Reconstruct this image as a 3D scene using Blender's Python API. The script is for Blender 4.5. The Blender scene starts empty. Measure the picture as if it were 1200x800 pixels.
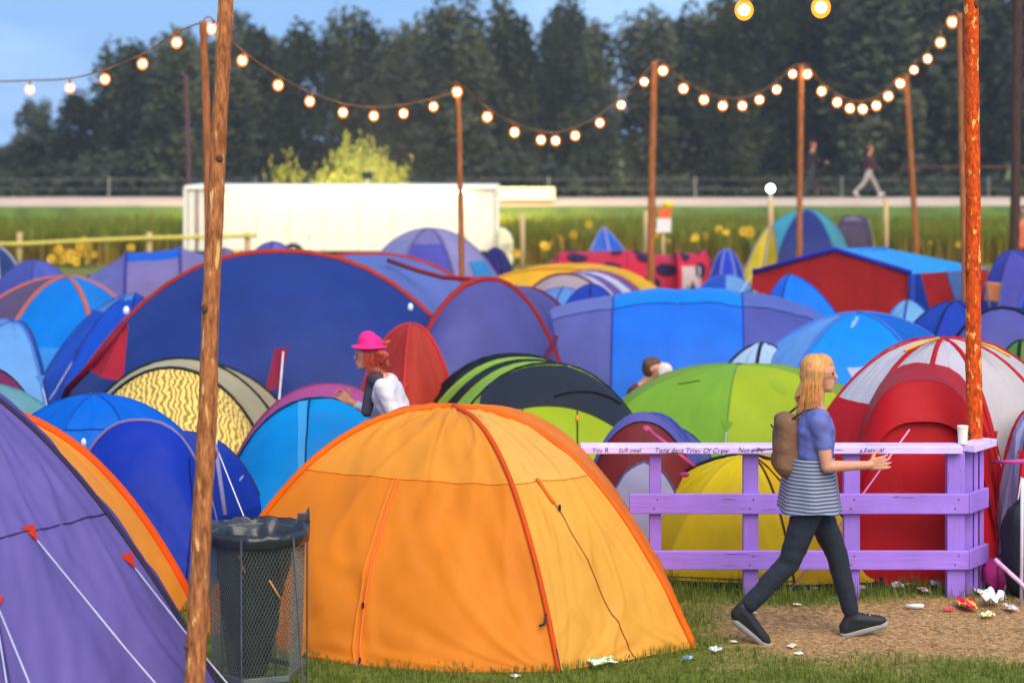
import bpy, math, random
from mathutils import Vector, noise, Matrix, Quaternion
PI = math.pi
random.seed(7)
scn = bpy.context.scene
COL = scn.collection

# ------------------------------------------------------------------ camera, sky, sun, exposure
F = 2197.0          # focal length in photo pixels (1200 wide)
H = 3.06            # eye height
HY = 170.0          # horizon row in the photo
cam_d = bpy.data.cameras.new("camera")
cam = bpy.data.objects.new("camera", cam_d); COL.objects.link(cam)
cam.location = (0, 0, H); cam.rotation_euler = (PI/2, 0, 0)
cam_d.sensor_width = 36; cam_d.lens = F/1200*36
cam_d.shift_y = -(400-HY)/1200
cam_d.clip_end = 3000
cam_d.dof.use_dof = True; cam_d.dof.focus_distance = 12.0; cam_d.dof.aperture_fstop = 1.55
scn.camera = cam

world = bpy.data.worlds.new("World"); scn.world = world; world.use_nodes = True
wn = world.node_tree; wn.nodes.clear()
SUN_EL, SUN_ROT = math.radians(46), math.radians(160)
def wnode(t, **k):
    n = wn.nodes.new(t)
    for a, b in k.items(): setattr(n, a, b)
    return n
sky = wnode('ShaderNodeTexSky', sky_type='NISHITA'); sky.sun_disc = False
sky.sun_elevation = SUN_EL; sky.sun_rotation = SUN_ROT; sky.air_density = 1.6; sky.dust_density = 0.6; sky.ozone_density = 3.0
wtc = wnode('ShaderNodeTexCoord')
wmap = wnode('ShaderNodeMapping'); wmap.inputs['Scale'].default_value = (1.0, 1.0, 3.2); wmap.inputs['Rotation'].default_value = (0.15, 0.1, 0.4)
wno = wnode('ShaderNodeTexNoise'); wno.inputs['Scale'].default_value = 4.0; wno.inputs['Detail'].default_value = 6; wno.inputs['Roughness'].default_value = .55
wcr = wnode('ShaderNodeValToRGB'); wcr.color_ramp.elements[0].position = .40; wcr.color_ramp.elements[1].position = .66
wcr.color_ramp.elements[0].color = (1.15, 2.6, 5.3, 1); wcr.color_ramp.elements[1].color = (2.5, 4.2, 6.8, 1)
wmx = wnode('ShaderNodeMix', data_type='RGBA')
wmx.inputs[0].default_value = .90   # blue dusk cloud veil over the clear sky
wbg = wnode('ShaderNodeBackground'); wbg.inputs['Strength'].default_value = 0.10
wout = wnode('ShaderNodeOutputWorld')
L = wn.links.new
L(wtc.outputs['Generated'], wmap.inputs['Vector']); L(wmap.outputs[0], wno.inputs['Vector']); L(wno.outputs['Fac'], wcr.inputs[0])
L(wcr.outputs[0], wmx.inputs[7]); L(sky.outputs[0], wmx.inputs[6]); L(wmx.outputs[2], wbg.inputs['Color']); L(wbg.outputs[0], wout.inputs[0])

sun_d = bpy.data.lights.new("sun", 'SUN'); sun_d.energy = 2.5; sun_d.angle = math.radians(55); sun_d.color = (1.0, .86, .68)
sun = bpy.data.objects.new("sun", sun_d); COL.objects.link(sun)
# direction of the sky's sun for rotation r: (sin r, cos r) in x, y
sv = Vector((math.sin(SUN_ROT)*math.cos(SUN_EL), math.cos(SUN_ROT)*math.cos(SUN_EL), math.sin(SUN_EL)))
sun.rotation_euler = sv.to_track_quat('Z', 'Y').to_euler()
sun.location = (20, -20, 30)
scn.view_settings.view_transform = 'Standard'; scn.view_settings.look = 'None'
scn.view_settings.exposure = 0.92; scn.view_settings.gamma = 1
scn.render.engine = 'CYCLES'

# ------------------------------------------------------------------ helpers
def W(px, D, py=None, z=None):
    """a point of the place: photo column px at distance D (metres), on the ground unless a row or a height is given"""
    x = (px-600)*D/F
    if z is None: z = 0.0 if py is None else H-(py-HY)*D/F
    return Vector((x, D, z))
def lin(c):
    return tuple(((v/255.0)/12.92 if v/255.0 <= .04045 else (((v/255.0)+.055)/1.055)**2.4) for v in c)

MAT = {}
def mat_base(key):
    m = bpy.data.materials.new(key); m.use_nodes = True
    nt = m.node_tree; nt.nodes.clear()
    out = nt.nodes.new('ShaderNodeOutputMaterial')
    bs = nt.nodes.new('ShaderNodeBsdfPrincipled')
    nt.links.new(bs.outputs[0], out.inputs[0])
    return m, nt, out, bs
def tone_nodes(nt, col, amt, scale, coord='Object', stretch=(1, 1, 1), col2=None, detail=4):
    tc = nt.nodes.new('ShaderNodeTexCoord'); mp = nt.nodes.new('ShaderNodeMapping'); mp.inputs['Scale'].default_value = stretch
    no = nt.nodes.new('ShaderNodeTexNoise'); no.inputs['Scale'].default_value = scale; no.inputs['Detail'].default_value = detail
    cr = nt.nodes.new('ShaderNodeValToRGB'); cr.color_ramp.elements[0].position = .3; cr.color_ramp.elements[1].position = .7
    c2 = col2 or tuple(min(1, v*(1+amt)) for v in col)
    c1 = col if col2 else tuple(v*(1-amt) for v in col)
    cr.color_ramp.elements[0].color = (*c1, 1); cr.color_ramp.elements[1].color = (*c2, 1)
    nt.links.new(tc.outputs[coord], mp.inputs[0]); nt.links.new(mp.outputs[0], no.inputs['Vector']); nt.links.new(no.outputs['Fac'], cr.inputs[0])
    return tc, mp, no, cr
def fabric(c, trans=.36, rough=.48, k=1.0, dirt=True):
    key = 'fabric_%d_%d_%d_%d_%d' % (*c, int(trans*100), int(k*100))
    if key in MAT: return MAT[key]
    m, nt, out, bs = mat_base(key)
    col = tuple(v*.86*k for v in lin(c))
    tc, mp, no, cr = tone_nodes(nt, col, .10, 2.3)
    # faint creased streaks that follow the panel
    mp2 = nt.nodes.new('ShaderNodeMapping'); mp2.inputs['Scale'].default_value = (6, 3.0, 1)
    n2 = nt.nodes.new('ShaderNodeTexNoise'); n2.inputs['Scale'].default_value = 1.0; n2.inputs['Detail'].default_value = 2; n2.inputs['Distortion'].default_value = .7
    nt.links.new(tc.outputs['UV'], mp2.inputs[0]); nt.links.new(mp2.outputs[0], n2.inputs['Vector'])
    n3 = nt.nodes.new('ShaderNodeTexNoise'); n3.inputs['Scale'].default_value = 7; n3.inputs['Detail'].default_value = 5; n3.inputs['Distortion'].default_value = .8
    nt.links.new(tc.outputs['Object'], n3.inputs['Vector'])
    ad = nt.nodes.new('ShaderNodeMath'); ad.operation = 'MULTIPLY_ADD'; ad.inputs[1].default_value = .5
    nt.links.new(n3.outputs['Fac'], ad.inputs[0]); nt.links.new(n2.outputs['Fac'], ad.inputs[2])
    bp = nt.nodes.new('ShaderNodeBump'); bp.inputs['Strength'].default_value = .30; bp.inputs['Distance'].default_value = .03
    nt.links.new(ad.outputs[0], bp.inputs['Height'])
    nt.links.new(cr.outputs[0], bs.inputs['Base Color']); nt.links.new(bp.outputs[0], bs.inputs['Normal'])
    bs.inputs['Roughness'].default_value = rough; bs.inputs['Specular IOR Level'].default_value = .16
    tr = nt.nodes.new('ShaderNodeBsdfTranslucent'); nt.links.new(cr.outputs[0], tr.inputs[0]); nt.links.new(bp.outputs[0], tr.inputs['Normal'])
    mx = nt.nodes.new('ShaderNodeMixShader'); mx.inputs[0].default_value = trans
    nt.links.new(bs.outputs[0], mx.inputs[1]); nt.links.new(tr.outputs[0], mx.inputs[2]); nt.links.new(mx.outputs[0], out.inputs[0])
    MAT[key] = m; return m
def plain(name, c, rough=.6, metal=0, amt=.12, scale=8, bump=0, bscale=30, stretch=(1, 1, 1), c2=None, spec=.4, lin_in=False):
    if name in MAT: return MAT[name]
    m, nt, out, bs = mat_base(name)
    col = c if lin_in else lin(c)
    col2 = None if c2 is None else (c2 if lin_in else lin(c2))
    tc, mp, no, cr = tone_nodes(nt, col, amt, scale, stretch=stretch, col2=col2, detail=6)
    nt.links.new(cr.outputs[0], bs.inputs['Base Color'])
    bs.inputs['Roughness'].default_value = rough; bs.inputs['Metallic'].default_value = metal; bs.inputs['Specular IOR Level'].default_value = spec
    if bump:
        n2 = nt.nodes.new('ShaderNodeTexNoise'); n2.inputs['Scale'].default_value = bscale; n2.inputs['Detail'].default_value = 6
        nt.links.new(mp.outputs[0], n2.inputs['Vector'])
        bp = nt.nodes.new('ShaderNodeBump'); bp.inputs['Strength'].default_value = bump; bp.inputs['Distance'].default_value = .02
        nt.links.new(n2.outputs['Fac'], bp.inputs['Height']); nt.links.new(bp.outputs[0], bs.inputs['Normal'])
    MAT[name] = m; return m
def glow(name, c, s):
    if name in MAT: return MAT[name]
    m, nt, out, bs = mat_base(name)
    em = nt.nodes.new('ShaderNodeEmission'); em.inputs[0].default_value = (*c, 1); em.inputs[1].default_value = s
    nt.links.new(em.outputs[0], out.inputs[0]); MAT[name] = m; return m
def leafmat(name, c1, c2, trans=.35, rough=.6):
    """leaf colour goes from c1 to c2 with the 'tone' value stored per clump"""
    if name in MAT: return MAT[name]
    m, nt, out, bs = mat_base(name)
    at = nt.nodes.new('ShaderNodeAttribute'); at.attribute_name = 'tone'
    cr = nt.nodes.new('ShaderNodeValToRGB'); cr.color_ramp.elements[0].color = (*c1, 1); cr.color_ramp.elements[1].color = (*c2, 1)
    nt.links.new(at.outputs['Fac'], cr.inputs[0]); nt.links.new(cr.outputs[0], bs.inputs['Base Color'])
    bs.inputs['Roughness'].default_value = rough; bs.inputs['Specular IOR Level'].default_value = .25
    tr = nt.nodes.new('ShaderNodeBsdfTranslucent'); nt.links.new(cr.outputs[0], tr.inputs[0])
    mx = nt.nodes.new('ShaderNodeMixShader'); mx.inputs[0].default_value = trans
    nt.links.new(bs.outputs[0], mx.inputs[1]); nt.links.new(tr.outputs[0], mx.inputs[2]); nt.links.new(mx.outputs[0], out.inputs[0])
    MAT[name] = m; return m

def org(o):
    v = Vector((0, 0, 0))
    while o is not None: v = v + o.location; o = o.parent
    return v
def thing(name, label, cat, loc=(0, 0, 0), group=None):
    o = bpy.data.objects.new(name, None); COL.objects.link(o); o.location = loc; o.empty_display_size = .2
    o['label'] = label; o['category'] = cat
    if group: o['group'] = group
    return o
def tag(o, label=None, cat=None, group=None, kind=None):
    if label: o['label'] = label
    if cat: o['category'] = cat
    if group: o['group'] = group
    if kind: o['kind'] = kind
    return o
def link(name, me, parent=None, label=None):
    o = bpy.data.objects.new(name, me); COL.objects.link(o)
    if parent is not None: o.parent = parent
    if label: o['label'] = label
    return o
def mesh(name, verts, faces, mat, parent=None, uvs=None, smooth=True, label=None, attr=None):
    """world-space verts; stored relative to the parent's place"""
    me = bpy.data.meshes.new(name)
    if parent is not None:
        g = org(parent); verts = [(v[0]-g.x, v[1]-g.y, v[2]-g.z) for v in verts]
    me.from_pydata([tuple(v) for v in verts], [], faces)
    for m in (mat if isinstance(mat, list) else [mat]): me.materials.append(m)
    if uvs is not None:
        ul = me.uv_layers.new(name='UVMap'); li = [0]*len(me.loops); me.loops.foreach_get('vertex_index', li)
        flat = []
        for i in li: flat += uvs[i]
        ul.data.foreach_set('uv', flat)
    if attr is not None:
        a = me.attributes.new('tone', 'FLOAT', 'POINT'); a.data.foreach_set('value', attr)
    if smooth: me.shade_smooth()
    me.update()
    return link(name, me, parent, label)

class MB:
    def __init__(s): s.v = []; s.f = []; s.t = []
    def box(s, c, size, rot=None):
        c = Vector(c); hx, hy, hz = [q/2 for q in size]; n = len(s.v)
        for a in (-1, 1):
            for b in (-1, 1):
                for d in (-1, 1):
                    p = Vector((a*hx, b*hy, d*hz))
                    if rot is not None: p = rot @ p
                    s.v.append(c+p)
        for q in ((0, 1, 3, 2), (4, 6, 7, 5), (0, 4, 5, 1), (2, 3, 7, 6), (0, 2, 6, 4), (1, 5, 7, 3)): s.f.append(tuple(n+i for i in q))
        return s
    def tube(s, pts, rad, sides=8, cap=True, flat=1.0, up=None):
        pts = [Vector(p) for p in pts]; n0 = len(s.v); N = len(pts)
        prev = None
        for i, p in enumerate(pts):
            t = (pts[min(i+1, N-1)]-pts[max(i-1, 0)])
            if t.length < 1e-9: t = Vector((0, 0, 1))
            t.normalize()
            if prev is None:
                a = Vector((0, 0, 1)) if abs(t.z) < .9 else Vector((1, 0, 0))
                x = t.cross(a).normalized()
            else:
                x = prev-t*prev.dot(t)
                if x.length < 1e-6: x = t.orthogonal()
                x.normalize()
            prev = x; y = t.cross(x)
            r = rad(i/(N-1)) if callable(rad) else (rad[i] if isinstance(rad, (list, tuple)) else rad)
            for k in range(sides):
                a = 2*PI*k/sides
                s.v.append(p+x*math.cos(a)*r+y*math.sin(a)*r*flat)
        for i in range(N-1):
            for k in range(sides):
                k2 = (k+1) % sides
                s.f.append((n0+i*sides+k, n0+i*sides+k2, n0+(i+1)*sides+k2, n0+(i+1)*sides+k))
        if cap:
            s.f.append(tuple(n0+k for k in reversed(range(sides)))); s.f.append(tuple(n0+(N-1)*sides+k for k in range(sides)))
        return s
    def ball(s, c, r, seg=12, ring=8, rot=None):
        c = Vector(c); r = Vector((r, r, r)) if not hasattr(r, '__len__') else Vector(r); n = len(s.v)
        for i in range(ring+1):
            th = PI*i/ring
            for k in range(seg):
                a = 2*PI*k/seg
                p = Vector((r.x*math.sin(th)*math.cos(a), r.y*math.sin(th)*math.sin(a), r.z*math.cos(th)))
                if rot is not None: p = rot @ p
                s.v.append(c+p)
        for i in range(ring):
            for k in range(seg):
                k2 = (k+1) % seg
                s.f.append((n+i*seg+k, n+(i+1)*seg+k, n+(i+1)*seg+k2, n+i*seg+k2))
        return s
    def prism(s, poly, depth):
        """poly: list of world points (planar); depth: vector"""
        n = len(s.v); N = len(poly); d = Vector(depth)
        for p in poly: s.v.append(Vector(p))
        for p in poly: s.v.append(Vector(p)+d)
        s.f.append(tuple(n+i for i in range(N))); s.f.append(tuple(n+N+i for i in reversed(range(N))))
        for i in range(N): j = (i+1) % N; s.f.append((n+i, n+N+i, n+N+j, n+j))
        return s
    def build(s, name, mat, parent=None, smooth=False, label=None, bevel=0):
        o = mesh(name, s.v, s.f, mat, parent, smooth=smooth, label=label)
        if bevel:
            b = o.modifiers.new('bevel', 'BEVEL'); b.width = bevel; b.segments = 2; b.limit_method = 'ANGLE'
        return o

def nz(x, y, z=0.0): return noise.noise(Vector((x, y, z)))

# ------------------------------------------------------------------ tent surfaces
class Surf:
    """a fabric panel: base(s, t) with s across and t from the top to the ground, plus tension folds"""
    def __init__(self, base, amp=.012, seed=0, fan=9.0, fine=1.0):
        self.base = base; self.amp = amp; self.seed = seed*7.31; self.fan = fan; self.fine = fine
    def normal(self, s, t):
        e = .01; s1, s0 = min(1, s+e), max(0, s-e); t1, t0 = min(.995, t+e), max(.005, t-e)
        a = self.base(s1, t)-self.base(s0, t); b = self.base(s, t1)-self.base(s, t0)
        if a.length < 1e-7: a = self.base(s1, max(t, .05))-self.base(s0, max(t, .05))
        n = a.cross(b)
        if n.length < 1e-10: return Vector((0, -.5, .8)).normalized()
        n.normalize()
        if n.z < -.05 or (abs(n.z) <= .05 and n.y > 0): n = -n
        return n
    def fold(self, s, t):
        if self.amp == 0: return 0
        sd = self.seed; ed = max(0, 4*s*(1-s))**.5*min(1, (1-t)*12+.25)
        v = .45*nz(s*3.0+t*1.4, t*2.2-s, sd)
        d0 = math.hypot(s, 1-t); d1 = math.hypot(1-s, 1-t); d2 = math.hypot(s, t); d3 = math.hypot(1-s, t)
        v += 1.0*nz(math.atan2(1-t, s+1e-4)*self.fan, d0*.8, sd+3)*math.exp(-d0*1.6)
        v += 1.0*nz(math.atan2(1-t, 1-s+1e-4)*self.fan, d1*.8, sd+5)*math.exp(-d1*1.6)
        v += .6*nz(math.atan2(t, s+1e-4)*self.fan, d2*.8, sd+9)*math.exp(-d2*2)
        v += .6*nz(math.atan2(t, 1-s+1e-4)*self.fan, d3*.8, sd+11)*math.exp(-d3*2)
        v += .18*self.fine*nz(s*9, t*8, sd+7)
        v += .34*nz((s+.55*t)*12, (t-.5*s)*1.5, sd+40)*(.3+abs(nz(s*2.2, t*2.2, sd+44))*2)+.22*nz((s-.6*t)*15, (t+.5*s)*1.3, sd+50)*(.2+abs(nz(s*2, t*2, sd+54))*2)
        c = nz(s*4.2+2.5*t, t*3.1-1.7*s, sd+20); v += .55*max(0, .12-abs(c))/.12*(.4+.6*abs(nz(s*2, t*2, sd+31)))*self.fine
        return v*ed*self.amp*2.0
    def at(self, s, t, off=0.0):
        p = self.base(s, t); n = self.normal(s, t)
        q = p+n*(self.fold(s, t)+off)
        if q.z < 0.004: q.z = 0.004
        return q
    def sheet(self, name, mat, parent, s0=0, s1=1, t0=0, t1=1, ns=18, nt=18, off=0.0, label=None):
        f0 = s0 if callable(s0) else (lambda t, a=s0: a); f1 = s1 if callable(s1) else (lambda t, a=s1: a)
        V = []; U = []; Fc = []
        for j in range(nt+1):
            t = t0+(t1-t0)*j/nt
            for i in range(ns+1):
                a, b = f0(t), f1(t); s = a+(b-a)*i/ns
                V.append(self.at(s, t, off)); U.append((s+self.seed*.37, t))
        for j in range(nt):
            for i in range(ns):
                a = j*(ns+1)+i; Fc.append((a, a+ns+1, a+ns+2, a+1))
        return mesh(name, V, Fc, mat, parent, uvs=U, label=label)
    def disc(self, name, mat, parent, cs, ct, rs, rt, off=.008, label=None, n=18):
        V = [self.at(cs, ct, off)]; Fc = []; U = [(cs, ct)]
        for k in (1, 2, 3):
            for i in range(n):
                a = 2*PI*i/n; s = cs+rs*k/3*math.cos(a); t = ct+rt*k/3*math.sin(a)
                V.append(self.at(min(1, max(0, s)), min(1, max(0, t)), off)); U.append((s, t))
        for i in range(n):
            j = (i+1) % n; Fc.append((0, 1+i, 1+j))
            for k in (0, 1): Fc.append((1+k*n+i, 1+(k+1)*n+i, 1+(k+1)*n+j, 1+k*n+j))
        return mesh(name, V, Fc, mat, parent, uvs=U, label=label)
    def line(self, name, mat, parent, pts, r=.006, off=.006, n=16, label=None, flat=1.0):
        P = []
        for (a, b) in zip(pts[:-1], pts[1:]):
            for i in range(n): k = i/n; P.append(self.at(a[0]+(b[0]-a[0])*k, a[1]+(b[1]-a[1])*k, off))
        P.append(self.at(*pts[-1], off))
        return MB().tube(P, r, 5).build(name, mat, parent, smooth=True, label=label)

TG = 'tents pitched close together on the campsite'
SEED = [0]
def nextseed(): SEED[0] += 1; return SEED[0]
def colmat(c): return c if isinstance(c, bpy.types.Material) else fabric(c)
DARKZIP = (40, 34, 40)
def guy(root, top, ground, tabc=None, r=.005, linec=(215, 210, 215)):
    top = Vector(top); ground = Vector(ground)
    MB().tube([top, (top*.5+ground*.5)-Vector((0, 0, .015)), ground], r, 5).build('guy_line', plain('guy_cord_%d' % linec[0], linec, .7), root, smooth=True)
    d = (ground-top).normalized()
    MB().tube([ground+Vector((0, 0, -.04)), ground+Vector((0, 0, .05)), ground+Vector((0, 0, .05))+Vector((d.x, d.y, 0))*-.02], .006, 5).build('peg', plain('peg_steel', (150, 150, 155), .35, .9), root)
    if tabc:
        x = Vector((0, 0, 1)).cross(d); x = x.normalized() if x.length > 1e-3 else Vector((1, 0, 0))
        a, b, c = top-x*.05-d*.07+Vector((0, 0, .015)), top+x*.05-d*.07+Vector((0, 0, .015)), top+d*.02
        MB().prism([a, b, c], Vector((0, -.004, .004))).build('guy_tab', colmat(tabc), root)

def dome(label, apex, corners, cols, rib=None, p=2.4, q=1.0, wr=.017, ribr=.016, ribs_on=None, res=16, flatp=.03, hem=None, guys=(), group=TG, seams=(), capr=0, name='dome_tent', peak=0.0, bulge0=0):
    A = W(apex[0], apex[2], apex[1]) if len(apex) == 3 else Vector(apex)
    C = [W(*c) for c in corners]; N = len(C)
    ctr = sum(C, Vector((0, 0, 0)))/N
    root = thing(name, label, 'tent', (A.x, A.y, 0), group)
    def ribpt(c, t):
        r = math.sin(t*PI/2)
        z = A.z*max(0, (1-r**p))**q
        if peak: z = z*(1-peak)+A.z*(1-r)*peak
        return Vector((A.x+(c.x-A.x)*r, A.y+(c.y-A.y)*r, z))
    surfs = []
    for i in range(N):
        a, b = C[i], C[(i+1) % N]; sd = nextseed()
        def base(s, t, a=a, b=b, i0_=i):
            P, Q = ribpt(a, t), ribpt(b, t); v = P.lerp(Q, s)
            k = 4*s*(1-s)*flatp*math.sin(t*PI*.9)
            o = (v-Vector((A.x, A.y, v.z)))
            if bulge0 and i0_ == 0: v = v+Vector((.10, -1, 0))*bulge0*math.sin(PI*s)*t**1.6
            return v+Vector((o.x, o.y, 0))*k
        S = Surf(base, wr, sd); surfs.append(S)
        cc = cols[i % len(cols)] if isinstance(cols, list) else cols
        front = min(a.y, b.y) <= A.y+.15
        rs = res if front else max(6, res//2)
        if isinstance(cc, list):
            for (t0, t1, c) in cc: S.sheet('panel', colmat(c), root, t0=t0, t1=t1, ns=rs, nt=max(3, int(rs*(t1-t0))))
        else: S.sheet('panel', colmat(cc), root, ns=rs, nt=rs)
        if hem: S.sheet('hem', colmat(hem), root, t0=.955, t1=1, ns=rs, nt=2, off=.006)
    for i in (range(N) if ribs_on is None else ribs_on):
        if rib is None: break
        MB().tube([ribpt(C[i], t/18) for t in range(19)], ribr, 7, flat=.8).build('pole_sleeve', colmat(rib), root, smooth=True)
    for s in seams:  # ring seams at t on each visible panel
        for i, S in enumerate(surfs):
            if min(C[i].y, C[(i+1) % N].y) <= A.y+.15: S.line('seam', colmat(rib or (60, 60, 80)), root, [(0.01, s), (.99, s)], .005)
    if not guys and group == TG and 13.6 < A.y < 24:      # stays on the side facing the path
        fr = sorted(range(N), key=lambda i: C[i].y)[:2]; guys = [(i, .52, .28) for i in fr]
    for (i, t, ext) in guys:
        P = ribpt(C[i], t); o = Vector((C[i].x-A.x, C[i].y-A.y, 0)); L_ = o.length; o.normalize()
        guy(root, P, Vector((C[i].x, C[i].y, 0))+o*ext, rib, .004)
    MB().ball(A, (.03, .03, .018), 10, 6).build('pole_hub', plain('hub_black', (35, 35, 40), .5), root, smooth=True)
    return root, surfs, ribpt, C, A

def tunnel(label, hoops, cols, front=None, back=None, rib=(40, 40, 60), ribr=.016, p=2.2, q=.75, wr=.010, res=20, sag=.03, group=TG, name='tunnel_tent', guys=(), c=.45):
    """hoops: (pxL, DL, pxR, DR, top row).  front/back: ((pxL, DL), (pxR, DR), colour or bands)"""
    Hs = []
    for h in hoops:
        a, b = W(h[0], h[1]), W(h[2], h[3]); m = (a+b)/2
        hz = h[4] if h[4] < 6 else H-(h[4]-HY)*m.y/F
        Hs.append((a, b, hz))
    m0 = (Hs[0][0]+Hs[0][1])/2
    root = thing(name, label, 'tent', (m0.x, m0.y, 0), group)
    def hp(h, u):
        e = -math.cos(PI*u); a, b, z = h; m = (a+b)/2; d = (b-a)/2
        v = m+d*e; v.z = z*max(0, 1-abs(e)**p)**q; return v
    out = {}
    for i in range(len(Hs)-1):
        h1, h2 = Hs[i], Hs[i+1]
        def base(s, t, h1=h1, h2=h2):
            P, Q = hp(h1, s), hp(h2, s); v = P.lerp(Q, t); v.z = max(0, v.z-sag*4*t*(1-t)*math.sin(PI*s)); return v
        S = Surf(base, wr, nextseed()); out[i] = S
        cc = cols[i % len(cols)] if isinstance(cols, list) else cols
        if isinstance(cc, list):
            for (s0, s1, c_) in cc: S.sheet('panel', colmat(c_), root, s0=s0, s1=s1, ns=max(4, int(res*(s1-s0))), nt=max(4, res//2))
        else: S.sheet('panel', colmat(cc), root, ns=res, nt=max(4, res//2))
    for nm, sp, h in (('front', front, Hs[0]), ('back', back, Hs[-1])):
        if sp is None: continue
        a, b = W(*sp[0]), W(*sp[1]); g = (a, b, 0)
        def base(s, t, h=h, g=g):
            P, Q = hp(h, s), hp(g, s)
            k = (1-c)*t+c*math.sin(t*PI/2); v = P.lerp(Q, k); v.z = P.z*((1-c)*(1-t)+c*math.cos(t*PI/2)); return v
        S = Surf(base, wr, nextseed()); out[nm] = S
        cc = sp[2]
        if isinstance(cc, list):
            for (t0, t1, c_) in cc: S.sheet('front_panel', colmat(c_), root, t0=t0, t1=t1, ns=res, nt=max(3, int(res*(t1-t0))))
        else: S.sheet('front_panel' if nm == 'front' else 'end_panel', colmat(cc), root, ns=res, nt=res)
    for i, h in enumerate(Hs):
        rc = rib[i % len(rib)] if isinstance(rib, list) else rib
        if rc is None: continue
        MB().tube([hp(h, k/24) for k in range(25)], ribr, 7, flat=.8).build('pole_sleeve', colmat(rc), root, smooth=True)
    for (i, u, dx, dy) in guys:
        P = hp(Hs[i], u); guy(root, P, Vector((P.x+dx, P.y+dy, 0)), rib if not isinstance(rib, list) else rib[0])
    return root, out, lambda i, u: hp(Hs[i], u)

# ================================================================== THE SETTING
def ground_mat():
    m, nt, out, bs = mat_base('trampled_grass')
    tc = nt.nodes.new('ShaderNodeTexCoord')
    n1 = nt.nodes.new('ShaderNodeTexNoise'); n1.inputs['Scale'].default_value = 1.1; n1.inputs['Detail'].default_value = 5
    n2 = nt.nodes.new('ShaderNodeTexNoise'); n2.inputs['Scale'].default_value = 26; n2.inputs['Detail'].default_value = 8
    nt.links.new(tc.outputs['Object'], n1.inputs['Vector']); nt.links.new(tc.outputs['Object'], n2.inputs['Vector'])
    c1 = nt.nodes.new('ShaderNodeValToRGB'); c1.color_ramp.elements[0].color = (*lin((78, 92, 34)), 1); c1.color_ramp.elements[1].color = (*lin((120, 125, 55)), 1)
    c2 = nt.nodes.new('ShaderNodeValToRGB'); c2.color_ramp.elements[0].color = (*lin((150, 112, 70)), 1); c2.color_ramp.elements[1].color = (*lin((196, 158, 110)), 1)
    for c in (c1, c2): c.color_ramp.elements[0].position = .35; c.color_ramp.elements[1].position = .68
    nt.links.new(n2.outputs['Fac'], c1.inputs[0]); nt.links.new(n2.outputs['Fac'], c2.inputs[0])
    # worn patch: soft mask around a trodden path (object space metres)
    at = nt.nodes.new('ShaderNodeAttribute'); at.attribute_name = 'tone'
    mx = nt.nodes.new('ShaderNodeMix'); mx.data_type = 'RGBA'
    nt.links.new(at.outputs['Fac'], mx.inputs[0]); nt.links.new(c1.outputs[0], mx.inputs[6]); nt.links.new(c2.outputs[0], mx.inputs[7])
    nt.links.new(mx.outputs[2], bs.inputs['Base Color'])
    bp = nt.nodes.new('ShaderNodeBump'); bp.inputs['Strength'].default_value = .8; bp.inputs['Distance'].default_value = .02
    nt.links.new(n2.outputs['Fac'], bp.inputs['Height']); nt.links.new(bp.outputs[0], bs.inputs['Normal']); bs.inputs['Roughness'].default_value = .95
    bs.inputs['Specular IOR Level'].default_value = .1
    return m
def sm(a, b, x):
    k = min(1, max(0, (x-a)/(b-a))); return k*k*(3-2*k)
def worn(x, y):
    """how trodden the grass is: a bare path runs in front of the purple rail"""
    n = nz(x*1.3, y*2.0, 4)*.35+nz(x*5, y*6, 9)*.18
    near = 11.05-.05*(x-2.5) ; far = 12.45+.05*x
    k = sm(near-.25, near+.25, y+n)*(1-sm(far-.25, far+.2, y+n*.8))*sm(.95, 1.5, x+n)
    k = max(k, sm(2.7, 3.6, x+n)*sm(10.6, 11.2, y+n)*(1-sm(12.6, 12.9, y+n*.5)))
    k = max(k, .55*sm(3.1, 3.6, x+n)*sm(12, 12.5, y))
    return k
V = []; Fc = []; T = []
xs = [-3000, -300, -60, -25]+[-12+i*.25 for i in range(97)]+[25, 60, 300, 3000]
ys = [-50, -5, 3, 6]+[8+i*.125 for i in range(73)]+[20, 25, 35, 50, 80, 200, 600, 3000]
for y in ys:
    for x in xs:
        z = 0.0
        V.append((x, y, z)); T.append(worn(x, y) if 8 < y < 18 and abs(x) < 13 else 0.1)
nx = len(xs)
for j in range(len(ys)-1):
    for i in range(nx-1): a = j*nx+i; Fc.append((a, a+1, a+nx+1, a+nx))
tag(mesh('ground', V, Fc, ground_mat(), attr=T), kind='structure')

# raised road behind the field
def strip(name, prof, x0, x1, mat, n=80):
    V = []; Fc = []; m = len(prof)
    for i in range(n+1):
        x = x0+(x1-x0)*i/n
        for (y, z) in prof: V.append((x, y+.15*nz(x*.2, y), z+.03*nz(x*.5, y*2, 3)))
    for i in range(n):
        for j in range(m-1): a = i*m+j; Fc.append((a, a+m, a+m+1, a+1))
    return tag(mesh(name, V, Fc, mat), kind='structure')
strip('embankment', [(57.8, 0), (58.4, .3), (59.2, 1.10), (59.4, 1.12)], -120, 120, plain('bank_grass', (84, 104, 38), .95, amt=.3, scale=1.5, bump=.5, bscale=12))
strip('road', [(59.4, 1.125), (60.4, 1.28), (63.6, 1.29), (64.2, 1.15)], -120, 120, plain('gravel_road', (196, 168, 142), .95, amt=.12, scale=.8, bump=.3, bscale=20))
strip('far_bank', [(64.2, 1.15), (67, .5), (72, 0.02)], -120, 120, plain('bank_grass_dark', (60, 80, 40), .95, amt=.3, scale=1.5))

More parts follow.
